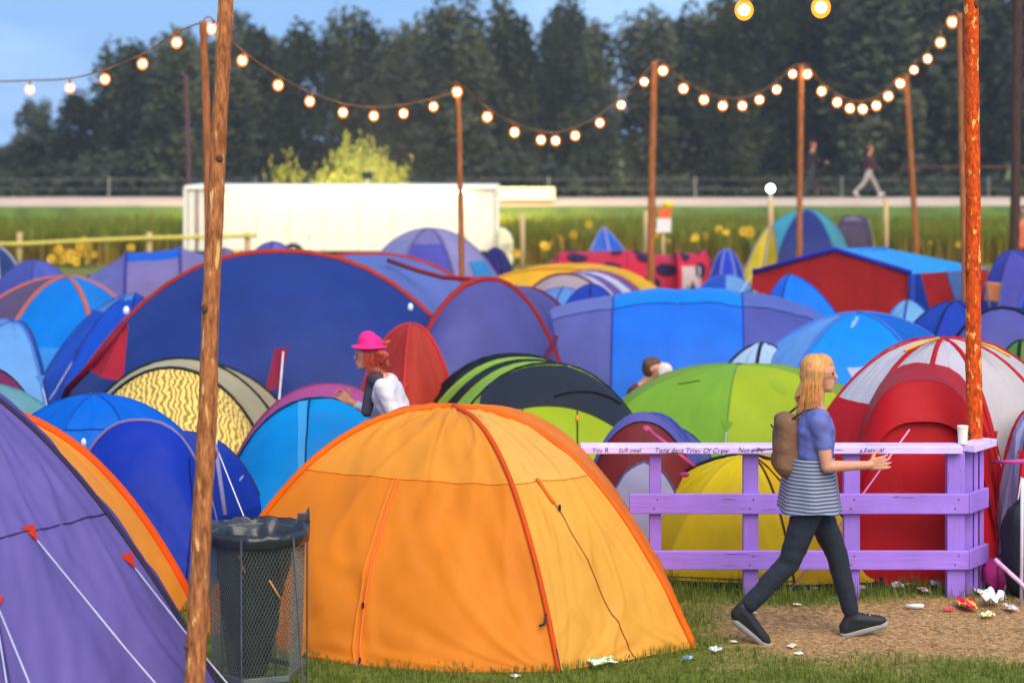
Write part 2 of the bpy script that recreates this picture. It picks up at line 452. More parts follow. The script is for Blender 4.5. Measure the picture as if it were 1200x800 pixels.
# ------------------------------------------------------------------ trees
bark_far = plain('tree_bark', (70, 58, 48), .9, amt=.25, scale=3, bump=.4)
leaf_far = leafmat('leaves_dark', (.026, .034, .018), (.105, .112, .048), .3)
leaf_mid = leafmat('leaves_olive', (.03, .042, .018), (.085, .105, .035), .3)
def leaf_cloud(lobes, n, size, rnd, squash=1.0):
    V = []; Fc = []; T = []
    tot = sum(l[1].x*l[1].z for l in lobes)
    for (c, r, tone) in lobes:
        k = int(n*r.x*r.z/tot)
        for _ in range(k):
            d = Vector((rnd.gauss(0, 1), rnd.gauss(0, 1), rnd.gauss(0, 1))).normalized()
            rr = rnd.random()**.45
            rr *= 1+.22*nz(d.x*3+c.x, d.y*3+c.y, d.z*3)
            p = c+Vector((d.x*r.x, d.y*r.y, d.z*r.z))*rr
            a = Vector((rnd.gauss(0, 1), rnd.gauss(0, 1), rnd.gauss(0, .7))).normalized(); b = a.orthogonal().normalized()
            s = size*(.6+.8*rnd.random()); a *= s; b *= s*.55
            i = len(V); V += [p-a, p+b, p+a*1.1, p-b]; Fc.append((i, i+1, i+2, i+3))
            tt = min(1, max(0, tone+rnd.gauss(0, .14))); T += [tt]*4
    return V, Fc, T
def make_tree(seed, h, w, n=4600, leaf=.27, base=.14):
    rnd = random.Random(seed)
    trunk = MB(); bend = [rnd.gauss(0, .25), rnd.gauss(0, .25)]
    def tp(k): return Vector((bend[0]*k*k+.1*math.sin(k*5+seed), bend[1]*k*k, h*.9*k))
    trunk.tube([tp(k/10) for k in range(11)], lambda k: .20*(1-k)**.8+.03, 8)
    lobes = []
    nl = 30
    for i in range(nl):
        k = base+(1-base)*(i+.5)/nl; ang = i*2.4+rnd.random()
        prof = math.sqrt(max(.05, 1-((k-.52)/.60)**2))*(.75+.5*rnd.random())
        d = w*.5*prof*(.35+.5*rnd.random())
        st = tp(max(.1, k-.12)); c = Vector((st.x+math.cos(ang)*d, st.y+math.sin(ang)*d, h*k*.97))
        r = w*(.15+.11*rnd.random())*(.75+.3*prof)
        lobes.append((c, Vector((r, r, r*(1.05+.5*rnd.random()))), rnd.random()*.9))
        trunk.tube([st, (st+c)/2+Vector((0, 0, -.1)), c], lambda q: .07*(1-q)+.015, 5)
    V, Fc, T = leaf_cloud(lobes, n, leaf, rnd)
    return trunk, (V, Fc, T)
tree_var = []
for i, (h, w) in enumerate([(12, 5.2), (12, 6.2), (12, 4.8), (12, 5.6), (12, 6.6)]):
    trunk, (V, Fc, T) = make_tree(11+i, h, w)
    tree_var.append((trunk, V, Fc, T))
TL = {}
def place_tree(i, px, D, py_top, var, label, wide=1.0, group='tall trees in a row beyond the road', mat=None, rot=0):
    h = H-(py_top-HY)*D/F
    root = thing('leafy_tree', label, 'tree', W(px, D), group)
    if var not in TL:
        trunk, V, Fc, T = tree_var[var]
        me1 = mesh('trunk', trunk.v, trunk.f, bark_far).data
        me2 = mesh('crown', V, Fc, mat or leaf_far, attr=T, smooth=False).data
        for o in [o for o in COL.objects if o.data in (me1, me2)]: bpy.data.objects.remove(o)
        TL[var] = (me1, me2)
    me1, me2 = TL[var]
    sc = h/12.0
    for nm, me in (('trunk', me1), ('crown', me2)):
        o = link(nm, me, root); o.scale = (sc*wide, sc*wide, sc); o.rotation_euler.z = rot
    return root
front_row = [  # px, top row, width factor
 (-70, 205, 1.9), (-12, 190, 1.9), (40, 160, 1.7), (92, 112, 1.25), (148, 60, .95), (205, 45, .95), (262, 48, .95), (300, 30, .9), (352, 38, .9), (412, 26, .8),
 (470, 40, .85), (533, 8, .85), (600, 14, .8), (660, 10, .75), (700, 40, .6), (758, 22, .85), (818, 18, .9), (860, 4, .85), (905, -20, .9),
 (960, -40, 1), (1020, -50, 1), (1080, -60, 1), (1140, -60, .9), (1215, -40, .8), (1275, -50, 1), (1340, -60, 1)]
names_ = ['low bushy tree at the far left end of the tree row', 'rounded tree standing left of the row against the blue sky']
TREE_LABELS = ['low tree at the far left cut off by the picture edge', 'lowest rounded tree of the row at the left edge', 'small tree just right of the left edge under the string bulbs',
 'middling tree where the row starts to rise at the left', 'tree rising behind the second visible bulb from the left pole', 'tall tree directly left of the thick left foreground pole', 'tree directly behind the thick left foreground pole',
 'tree just right of the thick left foreground pole', 'tree above the yellow green bush at its left side', 'tree above the right side of the yellow green bush with sky gaps beside it',
 'tree left of the thin pole that stands before the white trailer', 'tall pointed tree directly behind the thin trailer pole', 'tree above the right end of the white trailer', 'tree above the lowest bulb of the middle string',
 'shorter tree left of the middle pole with a notch of sky above', 'tree directly behind the tall middle pole', 'tree just right of the middle pole with sky showing low between branches', 'tree whose top reaches the sky corner left of the two large bulbs',
 'tall tree behind the larger left bulb at the top edge', 'tall tree behind the two far walkers with its top out of the picture', 'tall tree between the lamp post pole and the leaning pole', 'tall tree behind the leaning light pole',
 'tall tree behind the orange red pole', 'tree at the right edge with patches of blue sky between branches', 'tree beyond the right edge of the wood', 'last tree of the row out at the far right']
for i, (px, py, wf) in enumerate(front_row):
    place_tree(i, px, 104+5*math.sin(i*2.1), py, i % 5, TREE_LABELS[i], wf, rot=i*1.3)
for i, px in enumerate((-30, 2, 22, 60)): place_tree(i, px, 112, 186-9*i, (i*3) % 5, 'dark tree of the second row showing between the front trees', 1.5, 'trees of the second row of the wood', rot=i)
for i in range(24):   # second row filling the wood, with openings to the sky
    if i in (3, 8, 14, 22): continue
    px = -80+i*58; yy = [190, 185, 110, 75, 60, 55, 45, 42, 50, 40, 30, 30, 32, 32, 36, 26, 20, 0, -20, -20, -20, -10, 20, -10][i]
    place_tree(i, px+9*math.sin(i*7), 117+4*math.sin(i*3.3), yy+12, (i*2+1) % 5, 'dark tree of the second row showing between the front trees', .95, 'trees of the second row of the wood', rot=i*.9)
# hedge of undergrowth under the trees: nobody could count it
rnd = random.Random(5); lob = []
for i in range(230):
    x = -34+i*.3; s = .9+.9*rnd.random(); s *= .55+.45*sm(-.25, .25, nz(x*.22, 1.5))
    lob.append((Vector((x, 98+rnd.random()*4, s*.7)), Vector((1.2, 1.0, s)), rnd.random()*.6))
V, Fc, T = leaf_cloud(lob, 16000, .26, rnd)
tag(mesh('undergrowth', V, Fc, leaf_far, attr=T, smooth=False), 'dark undergrowth along the foot of the tree row', 'undergrowth', kind='stuff')

# the lit bush behind the white trailer
def bush(label, px, D, h, w, mat, seed, n=2600, leaf=.15, name='bush'):
    rnd = random.Random(seed); root = thing(name, label, 'bush', W(px, D), None)
    st = MB(); lobes = []; o = W(px, D)
    for i in range(16):
        a = rnd.random()*2*PI; d = w*.42*rnd.random(); z = h*(.25+.6*rnd.random()*(1-.5*d/(w*.42+1e-6)))
        c = o+Vector((math.cos(a)*d, math.sin(a)*d*.6, z)); r = w*.14+.25*rnd.random()
        lobes.append((c, Vector((r, r, r*.95)), rnd.random()))
        st.tube([o, (o+c)/2+Vector((0, 0, .1)), c], lambda q: .05*(1-q)+.01, 5)
    V, Fc, T = leaf_cloud(lobes, n, leaf, rnd)
    for i in range(60):      # upright young shoots
        l = rnd.choice(lobes); p = l[0]+Vector((rnd.gauss(0, .3), rnd.gauss(0, .2), l[1].z*.6))
        q = p+Vector((rnd.gauss(0, .12), 0, .5+.4*rnd.random()))
        for k in range(8):
            c = p.lerp(q, k/8); a = Vector((rnd.gauss(0, 1), rnd.gauss(0, 1), .6)).normalized()*.12; b = a.orthogonal().normalized()*.05
            i0 = len(V); V += [c, c+a*.5+b, c+a, c+a*.5-b]; Fc.append((i0, i0+1, i0+2, i0+3)); T += [.9]*4
    st.build('stem', bark_far, root, smooth=True); mesh('foliage', V, Fc, mat, root, attr=T, smooth=False)
    return root
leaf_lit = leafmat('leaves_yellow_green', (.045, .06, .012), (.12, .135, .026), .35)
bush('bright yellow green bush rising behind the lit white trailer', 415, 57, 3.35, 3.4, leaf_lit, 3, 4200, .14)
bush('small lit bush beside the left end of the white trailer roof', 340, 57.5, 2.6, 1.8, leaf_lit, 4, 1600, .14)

# ------------------------------------------------------------------ field of crops
rnd = random.Random(21)
V = []; Fc = []; T = []
def blade(V, Fc, T, p, h, w, lean, ang, t0, t1, seg=3):
    dx, dy = math.cos(ang), math.sin(ang); i0 = len(V)
    for k in range(seg+1):
        q = k/seg; ww = w*(1-q)**.6*(.6+.4*min(1, q*4))
        c = p+Vector((dx*lean*q*q, dy*lean*q*q, h*q*(1-.25*q*abs(lean)/max(h, .01))))
        V.append(c+Vector((-dy*ww, dx*ww, 0))); V.append(c-Vector((-dy*ww, dx*ww, 0))); T += [t0+(t1-t0)*q]*2
    for k in range(seg): a = i0+2*k; Fc.append((a, a+1, a+3, a+2))
for i in range(30000):
    y = 48.2+9.6*rnd.random()**1.3; x = -21+42*rnd.random()
    h = .82+.3*rnd.random()+.12*nz(x*.4, y*.5)
    t = .45+.3*rnd.random()+.3*nz(x*.3, y*.3)
    blade(V, Fc, T, Vector((x, y, 0)), h, .035+.02*rnd.random(), rnd.gauss(0, .25), rnd.random()*2*PI, 0.0, min(1, max(.2, t+.3)))
tag(mesh('crop_field', V, Fc, leafmat('crop_leaves', lin((158, 122, 36)), lin((118, 134, 34)), .35), attr=T, smooth=False), 'green crop field between the tents and the road', 'crop', kind='stuff')
# yellow flowers along the near edge of the field
petal_m = plain('petals_yellow', (225, 175, 20), .6); disc_m = plain('flower_disc', (120, 80, 20), .9); stem_m = plain('flower_stem', (90, 110, 30), .8)
def flower_protos():
    P = MB(); c = Vector((0, 0, 0))
    for k in range(14):
        a = 2*PI*k/14+.1; r0, r1 = .035, .125
        d = Vector((math.cos(a), 0, math.sin(a))); s = Vector((-math.sin(a), 0, math.cos(a)))
        i = len(P.v); P.v += [d*r0-s*.012, d*(r0+r1)/2*1.1-s*.026+Vector((0, -.012, 0)), d*r1+Vector((0, .006, 0)), d*(r0+r1)/2*1.1+s*.026+Vector((0, -.012, 0)), d*r0+s*.012]
        P.f.append((i, i+1, i+2, i+3, i+4))
    Dk = MB().ball((0, -.005, 0), (.05, .018, .05), 10, 6)
    return P, Dk
Pm, Dm = flower_protos()
fl_spots = []
for (px, py, n, sp, sy) in [(75, 300, 12, 17, 9), (100, 296, 12, 12, 12), (88, 308, 6, 20, 5), (150, 291, 3, 10, 2), (600, 296, 5, 14, 9), (640, 290, 5, 18, 8), (690, 263, 1, 0, 0), (712, 285, 2, 12, 6),
                            (845, 272, 3, 8, 6), (875, 270, 6, 9, 6), (1015, 285, 2, 6, 4), (760, 280, 3, 25, 8), (280, 297, 3, 14, 3), (1110, 290, 2, 20, 5), (820, 282, 4, 14, 6), (660, 280, 4, 20, 6)]:
    for i in range(n): fl_spots.append((px+rnd.gauss(0, sp*.5), py+rnd.gauss(0, sy*.5)))
flow_me = None
for (px, py) in fl_spots:
    D = 46.6+rnd.random()*1.2; p = W(px, D, py)
    if p.z < .15: p.z = .15
    r = thing('yellow_flower', 'yellow flower head on a stem at the near edge of the crop field', 'flower', (p.x, p.y, 0), 'yellow flowers at the edge of the field')
    if flow_me is None:
        a = mesh('petals', Pm.v, Pm.f, petal_m, smooth=False); b = mesh('flower_disc', Dm.v, Dm.f, disc_m); flow_me = (a.data, b.data)
        for o in (a, b): bpy.data.objects.remove(o)
    for nm, me in (('petals', flow_me[0]), ('flower_disc', flow_me[1])):
        o = link(nm, me, r); o.location = (0, -.02, p.z); o.rotation_euler = (rnd.gauss(0, .25), rnd.gauss(0, .5), rnd.gauss(0, .35)); s = .5+.5*rnd.random(); o.scale = (s, s, s)
    MB().tube([(p.x, p.y, 0), (p.x+.02, p.y, p.z*.6), p], .012, 5).build('stem', stem_m, r, smooth=True)

# ------------------------------------------------------------------ wooden posts and rails by the field
wood_pale = plain('weathered_timber', (190, 160, 110), .85, amt=.2, scale=4, bump=.5, bscale=14, stretch=(6, 6, .6))
def post(label, px, D, py, w=.11, mat=wood_pale, group='timber posts at the edge of the field'):
    t = W(px, D, py); r = tag(MB().tube([(t.x, D, -.05), (t.x+.01, D, t.z*.5), t], w/2, 10).build('timber_post', mat, None, smooth=True), label, 'post', group)
    return r
post('pale round timber post just right of the white trailer', 612, 45, 251, .13)
post('pale timber post left of the string light pole behind the spotted tents', 757, 45, 247, .14)
post('grey timber post in the field right of the teal tent', 1038, 45, 234, .12)
post('timber post under the small white lamp', 903, 46, 233, .13)
r = thing('rail_fence', 'low yellowish wooden rail fence left of the white trailer', 'fence', W(110, 46), None)
for px in (-90, 23, 175, 290):
    t = W(px, 46, 272); MB().tube([(t.x, 46, -.05), t], .07, 10).build('post', wood_pale, r, smooth=True)
MB().tube([W(-95, 45.9, 286), W(23, 45.9, 286), W(100, 45.9, 282), W(175, 45.9, 279), W(300, 45.9, 276)], .05, 8).build('rail', plain('rail_yellow', (205, 185, 80), .8), r, smooth=True)
# wire fence behind the road
r = thing('wire_fence', 'thin wire fence with grey posts beyond the raised road', 'fence', (0, 66.5, .6), None)
fm = plain('fence_grey', (120, 115, 115), .7)
for i in range(-5, 6):
    x = i*5.2+1.3; MB().tube([(x, 66.5, .4), (x, 66.5, 1.95)], .035, 6).build('post', fm, r)
for z in (1.5, 1.85): MB().tube([(-27, 66.46, z), (27, 66.46, z)], .008, 4).build('wire', fm, r)
# plank lying on the road verge right of the trailer + little lamp
tag(MB().box(W(618, 59.9, z=1.52), (1.75, .5, .38)).build('long_crate', plain('pale_plank', (235, 215, 160), .7), None, bevel=.02), 'long pale crate on the road edge right of the trailer', 'crate')

# ------------------------------------------------------------------ white trailer with strip lights
D0 = 48.0
x0, x1 = (215-600)*D0/F, (585-600)*D0/F
r = thing('site_trailer', 'long white trailer lit glaring white by strip lights in front of the field', 'trailer', ((x0+x1)/2, D0, 0))
wm = plain('trailer_white', (232, 226, 208), .55, amt=.03, scale=2)
zt = H-(222-HY)*D0/F
n_p = 9
for i in range(n_p):
    a = x0+.12+(x1-x0-.24)*i/n_p; b = x0+.12+(x1-x0-.24)*(i+1)/n_p
    MB().box(((a+b)/2, D0+.02, (zt+.35)/2), (b-a-.012, .04, zt-.35)).build('wall_panel', wm, r, bevel=.006)
MB().box(((x0+x1)/2, D0+1.15, (zt+.35)/2), (x1-x0-.2, 2.2, zt-.37)).build('body', wm, r, bevel=.05)
MB().box(((x0+x1)/2, D0+1.13, zt+.04), (x1-x0, 2.4, .12)).build('roof', wm, r, bevel=.05)
for xx in (x0+.05, x1-.05): MB().box((xx, D0-.01, (zt+.3)/2), (.1, .1, zt-.3)).build('corner_post', wm, r, bevel=.02)
pm = plain('downpipe_brown', (130, 85, 70), .6)
for px in (231, 243): t = W(px, D0-.06); MB().tube([(t.x, D0-.08, .35), (t.x, D0-.08, zt)], .03, 8).build('downpipe', pm, r, smooth=True)
MB().box(((x0+x1)/2, D0+1.1, .24), (x1-x0-.4, 1.6, .2)).build('chassis', plain('chassis_dark', (50, 50, 55), .6), r)
for xx in (-5.6, -2.4):
    w_ = MB().tube([(xx, D0-.02, .28), (xx, D0+.2, .28)], .28, 20).build('wheel', plain('tyre', (30, 30, 32), .9), r, smooth=True)
    MB().tube([(xx, D0-.035, .28), (xx, D0+.1, .28)], .14, 16).build('rim', plain('rim_grey', (170, 170, 170), .4, .6), w_, smooth=True)
# strip light fittings on arms along the top
fit = plain('lamp_housing', (210, 210, 205), .5)
for i in range(6):
    a = W(270+i*47, D0-.5).x; b = W(270+i*47+42, D0-.5).x; z = zt-.04
    rt = thing('strip_light', ['leftmost', 'second from the left', 'third from the left', 'third from the right', 'second from the right', 'rightmost'][i]+' of the glowing strip lights along the top of the white trailer', 'lamp', ((a+b)/2, D0-.45, z), 'strip lights along the trailer top')
    MB().box(((a+b)/2, D0-.45, z+.06), (b-a, .12, .05)).build('housing', fit, rt, bevel=.01)
    MB().tube([(a+.03, D0-.45, z), (b-.03, D0-.45, z)], .035, 8).build('tube', glow('strip_glow', (1.0, .72, .34), 22), rt, smooth=True)
    for xx in (a+.1, b-.1): MB().tube([(xx, D0-.42, z+.08), (xx, D0+.02, z+.12)], .012, 5).build('bracket', fit, rt)
# roof floodlight shining back on bush and trees
fx = W(430, D0+2).x
rt = thing('floodlight', 'small warm floodlight on the trailer roof aimed at the bush behind', 'lamp', (fx, D0+2.2, zt+.1))
MB().box((fx, D0+2.22, zt+.32), (.3, .1, .2)).build('housing', plain('flood_black', (40, 40, 42), .5), rt, bevel=.01)
MB().box((fx, D0+2.275, zt+.32), (.26, .01, .16)).build('lens', glow('flood_glow', (1, .8, .45), 30), rt)
MB().tube([(fx, D0+2.2, zt+.09), (fx, D0+2.2, zt+.24)], .02, 6).build('bracket', fit, rt)
fl = bpy.data.lights.new('flood_lamp', 'SPOT'); fl.energy = 12000; fl.color = (1, .78, .38); fl.spot_size = math.radians(120); fl.spot_blend = .8; fl.shadow_soft_size = .15
fo = bpy.data.objects.new('flood_lamp', fl); COL.objects.link(fo); fo.parent = rt; fo.location = (0, .12, .24)
fo.rotation_euler = Vector((0, -1, -.18)).to_track_quat('Z', 'Y').to_euler()
# generator hood at the right end
gx = W(592, D0-.6).x
r = thing('generator', 'rounded cream generator cabinet at the right end of the trailer', 'generator', (gx, D0-.5, 0))
hm = plain('cream_paint', (238, 225, 185), .5)
poly = [Vector((gx-.16, D0-.9, .06)), Vector((gx+.2, D0-.9, .06)), Vector((gx+.2, D0-.9, .62)), Vector((gx+.14, D0-.9, .8)), Vector((gx+.0, D0-.9, .93)), Vector((gx-.16, D0-.9, .96))]
MB().prism(poly, (0, .8, 0)).build('cabinet', hm, r, bevel=.03)
for k in range(4): MB().box((gx+.03, D0-.905, .35+k*.07), (.24, .012, .02)).build('vent_slat', plain('vent_dark', (90, 85, 75), .6), r)
# small white lamp above its post
t = W(903, 46, 221)
rt = thing('post_lamp', 'small round white lamp glowing on top of a timber post', 'lamp', (t.x, t.y, t.z-.2))
MB().tube([(t.x, t.y, t.z-.25), (t.x, t.y, t.z-.08)], .03, 8).build('stem', fit, rt); MB().ball(t, .095, 14, 10).build('globe', glow('lamp_globe', (1, .93, .8), 9), rt, smooth=True)

# ================================================================== TENTS
# --- small tents far back
NAVY = (45, 52, 120); RED = (205, 45, 40)
dome('teal domed tent with a dark blue arched door near the field edge', (945, 246, 44), [(872, 43.2), (905, 42.2), (985, 42.2), (1003, 44.2), (960, 46)], [(80, 180, 200), (48, 58, 130), (90, 170, 185), (80, 150, 170), (80, 150, 170)], (70, 150, 175), p=2, q=.7, ribr=.03)
dome('grey boxy tent right of the teal domed tent', (1000, 254, 45), [(975, 44), (1020, 44), (1024, 46), (978, 46)], [[(0, .4, (150, 130, 150)), (.4, 1, (85, 70, 95))], (110, 95, 115), (100, 90, 110), (100, 90, 110)], (80, 70, 90), p=5, q=.7, ribr=.03, name='cabin_tent')
dome('slim yellow tent leaning left of the teal domed tent', (905, 264, 42), [(868, 41.4), (892, 41), (912, 42.5), (900, 43)], [(245, 215, 40), (235, 205, 50), (190, 170, 150), (200, 180, 60)], (190, 165, 150), p=1.6, ribr=.03)
dome('pale green pointed awning behind the grey boxy tent', (1018, 256, 46.3), [(1003, 46), (1030, 46), (1020, 47.5)], [(190, 195, 130), (170, 180, 120), (170, 180, 120)], (190, 190, 140), p=1.2, name='awning')
dome('small blue and lilac tent between the yellow one and teal tent', (918, 260, 43.8), [(900, 43.3), (935, 43.3), (935, 45), (900, 45)], (120, 125, 190), (90, 95, 170), p=2.2)
dome('pointed blue pyramid tent behind the red spotted tents', (707, 266, 42), [(676, 41.2), (722, 40.6), (756, 42), (715, 43.5)], [(75, 120, 215), (50, 110, 220), (60, 90, 200), (60, 90, 200)], (170, 175, 225), p=1.25, ribr=.025, name='pyramid_tent')
r_, S_, *_ = dome('small royal blue tent with a white doorway right of the spotted tents', (851, 292, 35), [(827, 34.6), (842, 33.8), (866, 33.8), (877, 35), (850, 36.4)], (50, 70, 200), (140, 150, 225), p=2.2, q=.7, ribr=.02)
S_[1].sheet('door', fabric((205, 205, 230)), r_, s0=.15, s1=.85, t0=.52, t1=1, ns=8, nt=8, off=.02)
# lady-bird style spotted tents
def spotted(label, hoops, seed):
    r, out, hp = tunnel(label, hoops, (225, 45, 70), rib=(215, 45, 70), ribr=.02, front=None, res=18, p=2.6, q=.6, wr=.02)
    rr = random.Random(seed)
    for i in range(len(hoops)-1):
        for (s, t, a, b) in [(.32, .3, .05, .16), (.22, .72, .055, .2), (.42, .8, .03, .1), (.12, .42, .05, .17), (.46, .15, .03, .1)]:
            out[i].disc('spot', fabric((55, 30, 70)), r, s+rr.gauss(0, .02), min(.85, max(.15, t+rr.gauss(0, .05))), a, b, off=.03, n=12)
    return r, out, hp
r_, o_, _ = spotted('low long red tent with dark spots behind the yellow tent', [(630, 37, 640, 39.5, .55), (655, 36.8, 660, 39.8, 294), (735, 36.8, 738, 39.8, 293), (800, 37, 800, 39.5, 300)], 1)
r_, o_, _ = spotted('red spotted tent with a pale doorway right of the light pole', [(796, 35.6, 790, 38.4, 296), (830, 35.8, 825, 38.4, 293), (845, 36.3, 840, 38, .5)], 2)
o_[0].sheet('door', fabric((215, 195, 190)), r_, s0=.02, s1=.26, t0=.1, t1=.75, ns=8, nt=8, off=.03)
# lavender dome and neighbours
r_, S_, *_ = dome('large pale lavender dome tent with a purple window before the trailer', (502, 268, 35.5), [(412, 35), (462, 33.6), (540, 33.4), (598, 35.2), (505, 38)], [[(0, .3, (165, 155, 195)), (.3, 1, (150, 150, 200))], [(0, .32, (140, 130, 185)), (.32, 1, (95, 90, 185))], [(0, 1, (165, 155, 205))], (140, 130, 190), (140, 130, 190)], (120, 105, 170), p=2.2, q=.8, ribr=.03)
S_[2].sheet('window', fabric((60, 150, 215)), r_, s0=.45, s1=.9, t0=.5, t1=.66, ns=8, nt=5, off=.02)
dome('small navy tent peeping out right of the lavender dome', (580, 290, 38), [(556, 37.5), (592, 36.9), (607, 38), (580, 39.5)], (60, 50, 120), (45, 38, 95), p=2.2, q=.8)
dome('small lilac tent showing left behind the big navy tent', (320, 284, 30), [(262, 29.4), (310, 28.4), (372, 30), (320, 32)], [(115, 100, 180), (130, 115, 195), (110, 100, 170), (110, 100, 170)], (90, 75, 165), p=2.3, q=.9, ribr=.025)
dome('low purple grey tent between the big navy tent and light pole', (262, 291, 33), [(228, 32.5), (262, 31.6), (305, 33), (262, 34.6)], (140, 120, 160), (110, 95, 145), p=2.2)
# purple/blue tunnel left
r_, o_, _ = tunnel('lavender tunnel tent with a bright blue roof strip in the left background', [(98, 29.5, 108, 32.5, 324), (146, 29.2, 150, 32.6, 296), (212, 29.2, 210, 32.6, 290), (262, 29.5, 255, 32.4, 300)],
   [[(0, .45, (125, 120, 190)), (.45, 1, (110, 105, 185))], [(0, .36, (140, 125, 180)), (.36, 1, (20, 105, 225))], [(0, .5, (145, 130, 185)), (.5, 1, (120, 110, 180))]], rib=[(50, 45, 120), (70, 65, 160), (80, 70, 160), (90, 80, 160)], ribr=.03, q=.6, p=2.4, front=((60, 29.8), (60, 32), (95, 90, 180)))
r_, S_, *_ = dome('low violet blue tent at the left edge behind the orange trimmed tent', (40, 305, 31), [(-30, 30.5), (35, 29), (108, 30.6), (40, 33)], [(85, 90, 180), (95, 105, 195), (80, 80, 170), (80, 80, 170)], (70, 75, 160), p=2.1, q=.8)
r_, S_, *_ = dome('navy tent with white stripes at the far left edge', (-6, 289, 36), [(-50, 35.4), (0, 34.6), (34, 36), (-5, 38)], [(70, 85, 140), (50, 70, 130), (60, 70, 130), (60, 70, 130)], (190, 195, 215), p=2.0, q=.8, ribr=.03)
# yellow striped tent
r_, o_, _ = tunnel('yellow tent with a pale grey door and violet striped side', [(588, 27.6, 735, 27.8, 321), (590, 28.2, 748, 28.4, 320), (594, 28.8, 760, 29.0, 319), (598, 29.3, 770, 29.6, 318), (602, 29.9, 780, 30.2, 317)],
   [(215, 210, 235), (110, 85, 170), (225, 220, 240), (110, 85, 175)], front=((600, 26.6), (722, 26.6), [(0, .45, (185, 165, 170)), (.45, 1, (150, 140, 175))]), rib=[(120, 50, 70), None, None, None, (190, 100, 60)], ribr=.03, p=2.2, q=.75)
tunnel('broad yellow tent fly arching behind the striped tent', [(520, 30.6, 785, 30.8, 314), (540, 32, 800, 32.4, 310)], (250, 195, 30), front=((500, 30.2), (792, 30.3), (248, 190, 35)), rib=(245, 180, 40), ribr=.03, p=2.6, q=.8, c=.2)
# blue tents mid right
r_, S_, *_ = dome('light blue tent left of and behind the long blue tunnel tent', (660, 337, 26), [(565, 25.4), (640, 24.2), (735, 25.5), (660, 28)], [(110, 155, 225), (105, 160, 230), (60, 90, 190), (60, 90, 190)], (80, 90, 180), p=2.1, q=.75)
dome('deep blue round tent behind the left end of the long blue tunnel tent', (693, 333, 25), [(640, 24.6), (690, 24.1), (745, 24.8), (693, 26.5)], (40, 75, 190), (35, 50, 150), p=2.0, q=.6)
dome('blue tent with a pale patch between spotted tent and long blue tunnel', (850, 322, 29), [(790, 28.4), (850, 27.4), (915, 28.6), (855, 31)], [(40, 90, 200), [(0, 1, (120, 175, 230))], (40, 80, 190), (40, 80, 190)], (70, 110, 210), p=2.2, q=.8)
LG1 = [(0, .37, (108, 112, 186)), (.37, 1, (122, 132, 205))]; BB1 = [(0, .37, (40, 125, 245)), (.37, 1, (20, 150, 255))]; LG2 = [(0, .37, (92, 98, 180)), (.37, 1, (104, 118, 198))]
r_, o_, _ = tunnel('long bright blue tunnel tent with lavender grey ends', [(596, 22.4, 612, 24.2, 398), (640, 21.9, 650, 24.5, 362), (716, 21.6, 722, 24.6, 346), (794, 21.5, 794, 24.7, 339), (872, 21.6, 868, 24.8, 343), (935, 21.9, 925, 24.7, 354), (992, 22.4, 975, 24.5, 380)],
   [LG1, LG1, BB1, BB1, LG2, LG2], rib=[None, None, (50, 70, 175), None, (40, 80, 190), None, (60, 70, 160)], ribr=.014, p=2.0, q=.62, wr=.011, res=24, sag=-.03, front=((588, 22.6), (590, 24), (105, 110, 190)), back=((1010, 22.8), (1005, 24), (95, 100, 180)))
for i in range(6): o_[i].line('seam', fabric((45, 60, 150)), r_, [(.37, .01), (.37, .99)], .006, .006)
dome('blue tent with folded edge in front of the red gabled tent', (925, 322, 24.5), [(872, 24), (905, 23), (1018, 23.6), (960, 26)], [(40, 125, 245), [(0, .5, (30, 135, 250)), (.5, 1, (30, 85, 200))], (30, 90, 210), (30, 90, 210)], (30, 70, 180), p=1.8, q=.8, ribr=.014)
dome('low mossy green and blue tent top right of the long blue tunnel', (880, 340, 26.2), [(840, 25.8), (880, 25.2), (930, 26), (880, 27.4)], [(110, 140, 190), (130, 160, 150), (90, 130, 190), (90, 130, 190)], (70, 90, 170), p=2)
# big red / blue gabled frame tent
def gabled():
    r = thing('frame_tent', 'large gabled tent with red walls and a bright blue roof', 'tent', W(985, 27), TG)
    fr = W(978, 27, 294); el = W(882, 27.4, 320); er = W(1068, 26.6, 321); gl = W(872, 27.4); gr = W(1068, 26.6)
    rb = W(1040, 30.6, 291); erb = W(1158, 29.6, 315); grb = W(1165, 29.6); elb = W(950, 31, 300)
    redm = fabric((205, 45, 40)); blm = fabric((40, 175, 255)); bl2 = fabric((40, 75, 185))
    def quad(nm, a, b, c, d, m, seed, amp=.02):
        S = Surf(lambda s, t: (a.lerp(b, s)).lerp(d.lerp(c, s), t), amp, seed); return S.sheet(nm, m, r, ns=18, nt=12), S
    quad('front_wall', el, fr, W(978, 27), gl, redm, 3); quad('front_wall', fr, er, gr, W(978, 27), redm, 4)
    quad('roof_panel', fr, rb, erb, er, blm, 5, .03); quad('roof_panel', fr, rb, elb, el, blm, 6, .02)
    o, S = quad('side_wall', er, erb, grb, gr, redm, 7)
    S.sheet('trim_stripe', bl2, r, s0=0.0, s1=lambda t: .10+.22*t, t0=0, t1=1, ns=5, nt=10, off=.015)
    S.sheet('trim_stripe', fabric((110, 150, 225)), r, s0=lambda t: .42+.25*t, s1=lambda t: .60+.25*t, t0=0, t1=1, ns=5, nt=10, off=.015)
    MB().tube([el+Vector((0, -.02, .02)), fr+Vector((0, -.02, .03)), er+Vector((0, -.02, .02))], .035, 6).build('eave_trim', fabric((60, 60, 190)), r, smooth=True)
    MB().tube([er+Vector((0, -.03, 0)), gr+Vector((0, -.03, 0))], .05, 6).build('corner_trim', bl2, r, smooth=True)
    MB().tube([fr, rb], .03, 6).build('ridge_pole', blm, r, smooth=True)
    guy(r, el, el+Vector((-.9, -.7, -el.z)), (60, 60, 190))
gabled()
